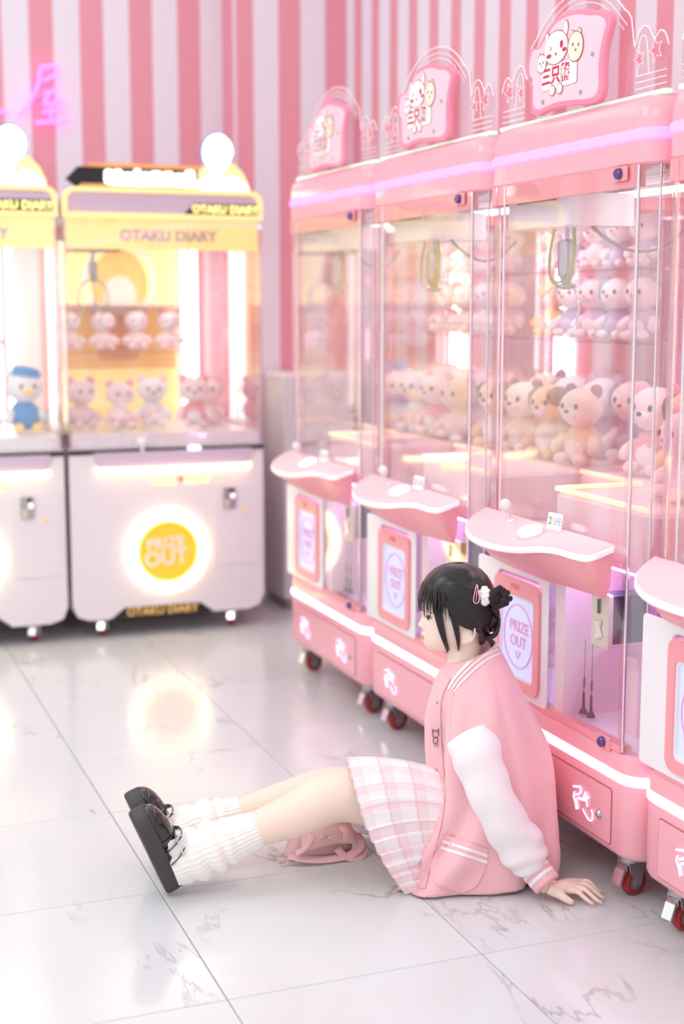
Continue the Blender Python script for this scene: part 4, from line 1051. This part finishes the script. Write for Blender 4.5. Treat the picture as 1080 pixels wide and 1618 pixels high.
for k in range(10):
    lock(ws, [hp(2.5 + .05 * k, 998, 0), H3(768 + k * .8, 1006, 18 - 2 * k), H3(774 + k, 1013 + k * .6, 16 - 2 * k), H3(777 + rg.uniform(-3, 3), 1022 + rg.uniform(-4, 6), 15 - 2 * k)], .0012, .0008)
ws.build('nape_wisps', 'hair', HAIR_O)
# hair tie: white fluff and dark petals, pink clip
fl = PB(); fc = H3(763, 931.5, 47)
for k in range(60):
    d = Vector((rg.gauss(0, 1), rg.gauss(0, 1), rg.gauss(0, 1))).normalized()
    fl.ell(fc + Vector((d.x * .011, d.y * .011, d.z * .019)), (.0058, .0058, .0058), None, 6, 5)
fl.ell(fc, (.013, .013, .02), None, 12, 8)
fl.build('pompom', 'fluff', HAIR_O)
sc_ = PB(); sc0 = H3(782, 934, 47)
for k in range(11):
    a = k * 2 * math.pi / 11
    q = HF * (-.004 + .014 * math.cos(a)) + UP * (.0185 * math.sin(a)) + HL * (.005 * math.sin(2 * a + 1))
    sc_.ell(sc0 + q, (.0105 + .002 * math.sin(k * 2.3), .009, .010), Matrix.Rotation(a, 3, 'Y'), 10, 7)
sc_.ell(sc0, (.012, .009, .013), None, 10, 8)
for a, d in ((.9, .024), (-.15, .030), (-1.0, .022)):
    sc_.ell(sc0 - HF * d + UP * (.013 * a), (.0085, .005, .0075), None, 8, 6)
sc_.build('scrunchie', 'scrunchie', HAIR_O)
cl_ = PB(); lc = lambda u, v: H3(u, v, interp(HAIR, v)[2] * .90 + 9)
cp = [lc(u, v) for u, v in ((751, 913), (748.5, 922), (746.3, 932), (746.5, 938), (750, 940.5), (754, 938), (754.5, 931), (753, 922))]
cl_.tube(cat_rom(cp, 4, True), .0013, 7, closed=True); cl_.tube([lc(751, 922), lc(750, 937)], .0009, 6)
cl_.build('hair_clip', 'clip_pink', HAIR_O)

# ---- jacket
JL = Vector((-math.sin(math.radians(14)), -math.cos(math.radians(14)), 0))
JP = (1.53, 3.03, .3)
JR = [((707, 1046), (782, 1013), .056), ((699, 1058), (792, 1030), .072), ((690, 1078), (806, 1060), .108), ((684, 1104), (821, 1096), .138), ((682, 1140), (837, 1138), .154), ((684, 1185), (852, 1185), .154),
      ((687, 1240), (864, 1238), .150), ((677, 1296), (871, 1288), .148), ((657, 1346), (872, 1328), .148), ((641, 1390), (864, 1358), .146)]
def jring(F, B, w, n=72, off=0., seed=0, zmin=.006, j=0):
    f, b = at_plane(*F, JP, JL), at_plane(*B, JP, JL); c = (f + b) / 2; ax = (f - b) / 2; out = []
    for k in range(n):
        a = 2 * math.pi * k / n; cs, s = math.cos(a), math.sin(a)
        e = 2.0 + .5 * min(1, j / 6) + 1.6 * min(1, max(0, j - 6) / 3)
        x = math.copysign(abs(cs) ** (2 / e), cs); y = math.copysign(abs(s) ** (2 / e), s)
        p = c + ax * x + JL * (w * y)
        if cs > 0 and s > 0: p = p + ax.normalized() * (.085 * s * cs ** .5 * min(1, max(0, j - 6) / 3))
        rad = (ax * x + JL * (w * y)).normalized()
        amp = .004 + .0145 * min(1, max(0, j - 1.5) / 3)
        fold = mnoise.noise(Vector((a * 1.6 if a < math.pi else (2 * math.pi - a) * 1.6, j * .22, 3.1))) + (1.3 * abs(math.sin(a * 4.5 + j * .35 + 1.2 * mnoise.noise(Vector((a * 1.3 if a < math.pi else (2 * math.pi - a) * 1.3, j * .25, 5)))) ) - .8) * min(1, max(0, j - 1) / 3) + .42 * math.sin(a * 7 + j * .5 + 2 * mnoise.noise(Vector((a * .8 if a < math.pi else (2 * math.pi - a) * .8, j * .3, 9))))
        if j <= 1: fold *= .1
        p = p + rad * (fold * amp + off)
        p.z = max(p.z, zmin + off * .3); out.append(p)
    return out
def jinterp(t):
    i = min(int(t), len(JR) - 2); q = t - i
    def cr(sel):
        P = [sel(JR[max(0, min(len(JR) - 1, i + d))]) for d in (-1, 0, 1, 2)]
        return .5 * (2 * P[1] + (P[2] - P[0]) * q + (2 * P[0] - 5 * P[1] + 4 * P[2] - P[3]) * q * q + (3 * P[1] - P[0] - 3 * P[2] + P[3]) * q ** 3)
    return (cr(lambda r: r[0][0]), cr(lambda r: r[0][1])), (cr(lambda r: r[1][0]), cr(lambda r: r[1][1])), cr(lambda r: r[2])
jk = PB()
NT = 46
ts = [(len(JR) - 1) * k / NT for k in range(NT + 1)]
rings = [jring(*jinterp(t), j=t) for t in ts]
# hem turned inward, neck opening turned inward
lastF, lastB, lastw = jinterp(ts[-1])
rings.append([p.lerp(sum(rings[-1], Vector()) / 72, .06) for p in rings[-1]])
first = [[p.lerp(sum(rings[0], Vector()) / 72, q) - Vector((0, 0, dz)) for p in rings[0]] for q, dz in ((.2, .03), (.16, .012), (.08, .0))]
jk.loft(first + rings, cap=False)
JV, JFc = list(jk.v), [list(f) for f in jk.f]
JACKET = jk.build('jacket', 'jacket_pink')
# sleeves
def sleeve(path, name='sleeve', near=True):
    P = cat_rom([p for p, _ in path], 8); R_ = cat_val([r for _, r in path], 8); N = len(P); sd = 40
    m = PB(); rings = []; nrm = None
    for i in range(N):
        t = (P[min(i + 1, N - 1)] - P[max(0, i - 1)]).normalized()
        if nrm is None: nrm = (JL - t * JL.dot(t)).normalized()
        else: nrm = (nrm - t * nrm.dot(t)).normalized()
        b = t.cross(nrm); ring = []
        for k in range(sd):
            a = 2 * math.pi * k / sd
            fold = .5 * mnoise.noise(Vector((math.cos(a) * 1.2, math.sin(a) * 1.2, i * .16 + (0 if near else 7)))) + .5 * math.sin(i * .62 + 2.2 * math.sin(a) + 1.5 * math.cos(a * 2)) * (.3 + i / N)
            r = R_[i] * (1 + .11 * fold)
            ring.append(P[i] + nrm * (r * math.cos(a)) + b * (r * math.sin(a)))
            ring[-1].z = max(ring[-1].z, .004)
        rings.append(ring)
    m.loft(rings); return m
SLV = [(at_y(738, 1162, 2.915), .052), (at_y(750, 1185, 2.892), .0595), (at_y(762, 1222, 2.872), .0545), (at_y(780, 1265, 2.855), .0525), (at_y(803, 1308, 2.852), .0535), (at_y(822, 1338, 2.852), .0565), (at_y(834, 1358, 2.850), .051), (at_y(840, 1367, 2.850), .034)]
s1 = sleeve(SLV); S1V, S1F = list(s1.v), [list(f) for f in s1.f]
s1.build('sleeve', 'jacket_white', JACKET)
far = [(Vector((1.535, 3.165, .46)), .055), (Vector((1.56, 3.2, .38)), .06), (Vector((1.59, 3.235, .26)), .055), (Vector((1.625, 3.255, .16)), .053), (Vector((1.645, 3.262, .10)), .047), (Vector((1.65, 3.265, .08)), .033)]
sleeve(far, near=False).build('sleeve', 'jacket_white', JACKET)
def cuff(p0, p1, r0, r1):
    ax = (p1 - p0); cols = ['jacket_pink', 'jacket_white', 'jacket_pink', 'jacket_white', 'jacket_pink']; cuts = [0, .26, .42, .56, .72, 1.]
    par = None
    for i in range(5):
        m = PB(); rings = []
        t = ax.normalized(); n1 = (JL - t * JL.dot(t)).normalized(); b1 = t.cross(n1)
        for q in (cuts[i], (cuts[i] + cuts[i + 1]) / 2, cuts[i + 1]):
            r = r0 + (r1 - r0) * q + (.0006 if i % 2 else 0)
            rings.append([p0 + ax * q + (n1 * math.cos(a) + b1 * math.sin(a)) * (r * (1 + .03 * math.cos(30 * a))) for a in [2 * math.pi * k / 120 for k in range(120)]])
        for rg_ in rings:
            for p in rg_: p.z = max(p.z, .003)
        m.loft(rings, cap=True)
        o = m.build('cuff' if par is None else 'cuff_band', cols[i], JACKET)
        par = par or o
cuff(at_y(838, 1365, 2.85), at_z(865, 1398.5, .0425), .036, .0335)
cuff(Vector((1.648, 3.264, .085)), Vector((1.66, 3.27, .048)), .034, .031)
# pieces sewn on the jacket: laid on its surface where the photograph shows them
BV = BVHTree.FromPolygons([Vector(v) for v in JV], JFc)
BVS = BVHTree.FromPolygons([Vector(v) for v in JV] + [Vector(v) for v in S1V], JFc + [[i + len(JV) for i in f] for f in S1F])
def on_jacket(u, v, off):
    o = Vector((0, 0, CAM_H)); d = ray(u, v).normalized()
    h, nn, _, _ = BV.ray_cast(o, d)
    if h is None:
        h = o + d * ((Vector(JP) - o).dot(JL) / d.dot(JL)); nn = JL
    return h - d * off
def sewn(name, m, left, right, off, cols, par=None, thick=.002):      # grid between two edge curves given in pixels
    A = cat_rom([(a, b, 0) for a, b in left], 6); B = cat_rom([(a, b, 0) for a, b in right], 6)
    g = PB(); n = len(A); rows = []
    for i in range(n):
        rows.append([on_jacket(*(A[i].lerp(B[i], k / cols))[:2], off) for k in range(cols + 1)])
    back = [[p + ray(720, 1300).normalized() * thick for p in r] for r in rows]
    g.loft(rows, cap=False, closed=False); g.loft([list(reversed(r)) for r in back], cap=False, closed=False)
    edge = [r[0] for r in rows] + rows[-1][1:] + [r[-1] for r in reversed(rows[:-1])] + list(reversed(rows[0][1:-1]))
    edge2 = [r[0] for r in back] + back[-1][1:] + [r[-1] for r in reversed(back[:-1])] + list(reversed(back[0][1:-1]))
    g.loft([edge, edge2], cap=False)
    return g.build(name, m, par or JACKET, 60)
def sewn_line(name, m, pts, off, r, par=None, closed=False):
    P = cat_rom([(a, b, 0) for a, b in pts], 5, closed)
    return PB().tube([on_jacket(p.x, p.y, off) for p in P], r, 6, closed=closed).build(name, m, par or JACKET)
pk = sewn('pocket', 'jacket_pink', [(703, 1318), (694, 1338), (683, 1355), (679, 1375), (686, 1392), (700, 1402), (716, 1408)], [(771, 1342), (768, 1356), (764, 1372), (758, 1388), (750, 1400), (740, 1407), (728, 1410)], .004, 8)
for d0 in (9, 19):
    sewn('pocket_stripe', 'jacket_white', [(704 - d0 * .35 - 1, 1318 + d0), (704 - d0 * .35 - 2, 1322.5 + d0)], [(771 - d0 * .1, 1341 + d0), (771 - d0 * .1, 1346 + d0)], .006, 12, pk)
sewn_line('pocket_seam', 'bag_pink', [(702, 1322), (692, 1342), (681, 1362), (681, 1384), (696, 1401), (722, 1410), (748, 1402), (762, 1380), (769, 1352)], .0045, .0012, pk)
# front edge and snaps
sewn('front_placket', 'jacket_pink', [(700, 1066), (684, 1100), (682, 1150), (684, 1200), (688, 1250), (681, 1300), (668, 1350), (655, 1400)], [(711, 1072), (697, 1105), (696, 1150), (699, 1200), (703, 1250), (697, 1300), (684, 1350), (671, 1404)], .004, 4)
for u, v in ((690, 1110), (689, 1216), (684, 1292), (663, 1366)):
    p = on_jacket(u, v, .006); PB().ell(p, (.0035, .0035, .0035), None, 8, 6).build('snap', 'steel', JACKET)
# striped collar
for (o1, o2), mm in (((0, 5), 'jacket_white'), ((9, 12), 'jacket_white'), ((17, 20.5), 'jacket_white')):
    L1 = [(786 - o * .1, 1014 + o * .95) for o in (o1,)]
    def crv(o): return [(787 + .3 * o, 1016 + .8 * o), (768 + .25 * o, 1023 + .9 * o), (749 + .3 * o, 1036 + .9 * o), (733 + .4 * o, 1051 + .8 * o), (718 + .5 * o, 1068 + .6 * o), (706 + .55 * o, 1088 + .3 * o)]
    sewn('collar_stripe', mm, crv(o1), crv(o2), .003, 2)
# small stitched emblem
em = [[(683, 1157), (688, 1155), (692, 1158), (692, 1163), (687, 1166), (683, 1163)], [(685, 1166), (684, 1172), (687, 1175), (691, 1172), (690, 1166)]]
eo = sewn_line('stitched_emblem', 'thread', em[0], .0095, .0009, None, True); sewn_line('emblem_line', 'thread', em[1], .0095, .0009, eo, True)
for l in ([(683, 1157), (682.5, 1152.5), (685.5, 1155.5)], [(690, 1155.5), (692.5, 1152), (692.5, 1157.5)], [(687, 1176), (686, 1180)], [(690, 1175), (690.5, 1180)]): sewn_line('emblem_line', 'thread', l, .0095, .0008, eo)
# seams: raglan shoulder line and side
sewn_line('seam', 'bag_pink', [(722, 1075), (716, 1095), (712, 1120), (710, 1146)], .002, .0009)
sh = PB(); sh.tube(cat_rom([H3(716, 1056, 24), H3(709, 1062, 16), H3(704, 1076, 8), H3(700, 1092, 2)], 4), [(.003, .009)] * 13, 8); sh.tube(cat_rom([H3(716, 1056, -24), H3(709, 1062, -16), H3(704, 1080, -8)], 4), [(.003, .009)] * 9, 8); sh.build('shirt_collar', 'shirt')

# ---- skirt
hem = [(1.296, 2.955, .004), (1.245, 2.962, .085), (1.21, 2.99, .17), (1.203, 3.05, .248), (1.218, 3.135, .289), (1.256, 3.22, .256), (1.30, 3.31, .215), (1.31, 3.385, .12), (1.31, 3.40, .004)]
waist = [(1.43, 2.985, .006), (1.425, 2.975, .09), (1.42, 2.975, .17), (1.425, 2.99, .23), (1.435, 3.04, .262), (1.44, 3.10, .255), (1.455, 3.16, .2), (1.47, 3.2, .11), (1.49, 3.21, .006)]
mid = [Vector(h).lerp(Vector(w), .5) + Vector((0, 0, dz)) for h, w, dz in zip(hem, waist, (0, .004, .012, .02, .016, .006, .012, .0, 0))]
NP, NR = 24, 16
Hc_, Mc_, Wc_ = cat_rom(hem, 24), cat_rom(mid, 24), cat_rom(waist, 24)
NA = len(Hc_)
rows = []; uvs = []
for j in range(NR + 1):
    t = j / NR; row = []
    for i in range(NA):
        w_, m_, h_ = Wc_[i], Mc_[i], Hc_[i]
        p = w_ * ((1 - t) * (1 - 2 * t)) + m_ * (4 * t * (1 - t)) + h_ * (t * (2 * t - 1))
        s = i / (NA - 1) * NP; fr = s - math.floor(s)
        saw = fr if fr < .82 else (1 - fr) / .18 * .82
        n_ = Vector((0, p.y - 3.12, p.z - .02)); n_ = n_.normalized() if n_.length > 1e-4 else UP
        q = p + n_ * ((saw - .4) * (.004 + .012 * t) * (1 if 6 < i < NA - 7 else .3)); q.z = max(q.z, .003)
        row.append(q); uvs.append((i / (NA - 1), t))
    rows.append(row)
sk = PB(); sk.loft(rows, cap=False, closed=False)
SK = sk.build('skirt', 'plaid', None, 50)
uvl = SK.data.uv_layers.new(name='UVMap')
for lp in SK.data.loops: uvl.data[lp.index].uv = uvs[lp.vertex_index]
so = SK.modifiers.new('s', 'SOLIDIFY'); so.thickness = .002; so.offset = -1

# ---- leg warmers and shoes
def leg_warmer(path, folds, seed):
    P = cat_rom([p for p, _ in path], 22); R_ = cat_val([r for _, r in path], 22); N = len(P); sd = 120; m = PB(); rings = []; nrm = None
    for i in range(N):
        t = (P[min(i + 1, N - 1)] - P[max(0, i - 1)]).normalized()
        nrm = (UP if nrm is None else nrm); nrm = (nrm - t * nrm.dot(t)).normalized(); b = t.cross(nrm); ring = []
        s = i / (N - 1)
        for k in range(sd):
            a = 2 * math.pi * k / sd
            ph = s * folds * 2 * math.pi + 1.1 * math.sin(a + seed) + .9 * mnoise.noise(Vector((math.cos(a), math.sin(a), s * 3 + seed)))
            env = math.sin(math.pi * min(1, max(0, (s - .04) / .66))) if s < .7 else 0
            fo = (abs(math.sin(ph / 2)) - .6) * .26 * env
            r = R_[i] * (1 + fo + .03 * math.cos(30 * a) * (1.2 - .5 * env))
            p = P[i] + nrm * (r * math.cos(a)) + b * (r * math.sin(a)); p.z = max(p.z, .004); ring.append(p)
        rings.append(ring)
    rings.insert(0, [p.lerp(P[0], .3) for p in rings[0]]); rings.append([p.lerp(P[-1], .12) for p in rings[-1]])
    m.loft(rings); return m.build('leg_warmer', 'knit_white')
leg_warmer([(Vector((.778, 3.168, .072)), .049), (Vector((.825, 3.165, .089)), .060), (Vector((.88, 3.16, .107)), .061), (Vector((.925, 3.156, .120)), .053), (Vector((.965, 3.152, .133)), .046), (Vector((.992, 3.151, .142)), .0425)], 6, .3)
leg_warmer([(Vector((.815, 3.334, .08)), .046), (Vector((.865, 3.331, .096)), .053), (Vector((.92, 3.33, .106)), .053), (Vector((.96, 3.328, .112)), .048), (Vector((.99, 3.326, .117)), .043), (Vector((1.003, 3.325, .12)), .041)], 6, 2.)

def shoe(hl, to, outer):
    """sole on the plane through heel and toe; outer = sideways sign of the buckle side"""
    ax = (to - hl).normalized(); up_ = Vector((.92, 0, .36)); up_ = (up_ - ax * up_.dot(ax)).normalized(); sd = up_.cross(ax)
    if sd.y > 0: sd = -sd
    Ln = (to - hl).length
    X = lambda a, l, h: hl + ax * (a * Ln) + sd * l + up_ * h
    def half(a):   # half width along the shoe
        return interp([(0, .0), (.02, .014), (.06, .024), (.15, .030), (.3, .029), (.45, .031), (.65, .039), (.8, .040), (.9, .034), (.97, .020), (1, .0)], a)[0]
    A_ = [0, .01, .03, .06, .1, .16, .24, .34, .45, .56, .66, .75, .83, .9, .95, .98, 1]
    out = [(a, half(a)) for a in A_] + [(a, -half(a)) for a in reversed(A_[1:-1])]
    ro = PB(); ro.loft([[X(.5 + (a - .5) * k, l * k, h) for a, l in out] for k, h in ((.955, 0), (.99, .004), (1, .012), (1, .03), (.985, .036))])
    S_ = ro.build('shoe', 'sole_black', None, 50)
    w = PB(); w.tube([X(.5 + (a - .5) * .985, l * .985, .0365) for a, l in out], .0016, 6, closed=True); w.build('welt', 'patent_black', S_)
    # toe cap
    m = PB(); rings = []
    for q in range(11):
        a = .50 + .485 * q / 10; hw = half(a) * .94; hh = interp([(.5, .046), (.62, .046), (.75, .042), (.85, .036), (.93, .026), (.985, .006)], a)[0]
        rings.append([X(a, hw * math.cos(f), .034 + hh * max(0, math.sin(f)) ** .8) for f in [math.pi * k / 16 for k in range(17)]])
    m.loft(rings, cap=False, closed=False); o = m.build('toe_cap', 'patent_black', S_); mo = o.modifiers.new('s', 'SOLIDIFY'); mo.thickness = .002
    tr = PB(); tr.tube([p for p in rings[0]], .0022, 6); tr.tube([X(.62, half(.62) * .98 * math.cos(f), .034 + .0475 * max(0, math.sin(f)) ** .8) for f in [math.pi * k / 16 for k in range(17)]], .0016, 6); tr.build('toe_trim', 'patent_black', S_)
    # heel counter
    m = PB(); rows = []
    for h, k in ((.034, 1.), (.05, .98), (.066, .94), (.074, .93)):
        rows.append([X(a if a > .02 else .01, l * .95 * k, h - max(0, a - .25) * .06 * (h - .034) / .04) for a, l in [(a, half(a)) for a in reversed([.01, .03, .06, .1, .16, .24, .34, .45, .52])] + [(a, -half(a)) for a in [.01, .03, .06, .1, .16, .24, .34, .45, .52]]])
    m.loft(rows, cap=False, closed=False); o = m.build('heel_counter', 'patent_black', S_); mo = o.modifiers.new('s', 'SOLIDIFY'); mo.thickness = .002
    # straps with buckles
    for a, tilt in ((.50, .10), (.36, .14)):
        m = PB(); P = []
        for k in range(15):
            f = math.pi * k / 14
            P.append(X(a + tilt * math.sin(f) * (.6), .036 * math.cos(f), .036 + .058 * max(0, math.sin(f)) ** .75))
        m.tube(P, [(.0014, .006)] * 15, 8, up=up_); st = m.build('strap', 'patent_black', S_)
        k0 = P[3] if P[3].y < P[11].y else P[11]; nb = (k0 - X(a, 0, .05)).normalized()
        F_ = frame(k0 + nb * .003, ax, up_); F_ = frame(k0 + nb * .003, ax, nb.cross(ax))
        b = PB(); b.tube([F_ @ Vector((x, y, .001)) for x, y in rrect(-.0085, .0085, -.011, .011, .005, 3)], .0014, 6, closed=True); b.tube([F_ @ Vector((0, -.011, .001)), F_ @ Vector((0, .011, .001))], .0009, 5)
        b.build('buckle', 'chrome', S_)
    # sock
    m = PB()
    m.tube(cat_rom([X(.17, 0, .105), X(.22, 0, .085), X(.36, 0, .066), (X(.52, 0, .052)), X(.66, 0, .046)], 4), cat_val([(.036, .034), (.036, .034), (.033, .033), (.026, .034), (.018, .03)], 4), 18); m.ell(X(.13, 0, .066), (.03, .031, .03)); m.build('sock', 'sock_white', S_)
shoe(*SHOE_N, 1); shoe(*SHOE_F, -1)

# ---------------------------------------------------------------- pink bag on the floor
BG = thing('shoulder_bag', 'small pink fabric bag with straps lying on the floor under the bent knees', 'bag', (1.193, 3.285, 0))
BO = Vector((1.235, 3.30, 0))
m = MB(); rings = []
for j in range(9):
    t = j / 8; z = .004 + .078 * t; k = 1 - .25 * t ** 2 - .25 * max(0, t - .8) / .2
    rings.append([Vector((.082 * k * math.copysign(abs(math.cos(a)) ** .6, math.cos(a)) + .02 * t, .036 * k * math.copysign(abs(math.sin(a)) ** .7, math.sin(a)) + .006 * t, z + .006 * mnoise.noise(Vector((math.cos(a) * 2, math.sin(a) * 2, t * 2))))) for a in [2 * math.pi * q / 36 for q in range(36)]])
m.loft(rings); m.build('bag_body', 'bag_pink', BG, 180)
m = MB(); rows = []
for j in range(7):
    t = j / 6; yy = [.02, -.01, -.03, -.042, -.05, -.054, -.056][j]; zz = [.083, .0865, .083, .073, .06, .048, .04][j]
    rows.append([Vector((.01 + (.058 + .012 * t) * q, yy + .004 * math.sin(q * 3), zz - .008 * q * q)) for q in [-1 + k / 6 for k in range(13)]])
m.loft(rows, cap=False, closed=False); fo = m.build('flap', 'bag_pink', BG); mo = fo.modifiers.new('s', 'SOLIDIFY'); mo.thickness = .004
BG.scale = (1.1, 1.0, 1.04)
def ribbon(pts, name='strap', w=.011):
    m = MB(); m.tube(cat_rom(pts, 5), [(.0018, w)] * ((len(pts) - 1) * 5 + 1), 8, up=(0, -.5, 1)); return m.build(name, 'bag_pink', BG, 60)
ribbon([(.075, -.03, .055), (.09, -.052, .03), (.06, -.066, .012), (.0, -.07, .010), (-.05, -.062, .016), (-.085, -.045, .022)])
ribbon([(.03, -.055, .028), (.05, -.072, .008), (.085, -.068, .006), (.10, -.04, .02), (.095, -.01, .04)])
ribbon([(-.03, -.055, .07), (-.05, -.06, .045), (-.07, -.055, .03)], w=.008)
ribbon([(.045, -.045, .079), (.05, -.062, .07), (.05, -.066, .05)], 'tab', .009)
m = MB(); m.tube([Vector((-.1 + .012 * math.cos(a), -.05 + .003 * math.sin(a), .012 + .008 * math.sin(a))) for a in [2 * math.pi * k / 14 for k in range(14)]], .0022, 6, closed=True); m.build('clip', 'cream_metal', BG)
m = MB(); Mb = frame((.0, -.058, .062), (1, 0, 0), (0, -.35, 1))
strokes(m, [[(-.012, 0), (-.007, .004), (0, 0), (.007, -.004), (.012, 0), (.007, .004), (0, 0), (-.007, -.004), (-.012, 0)]], Mb, .0012, 4); m.build('metal_emblem', 'chrome', BG)
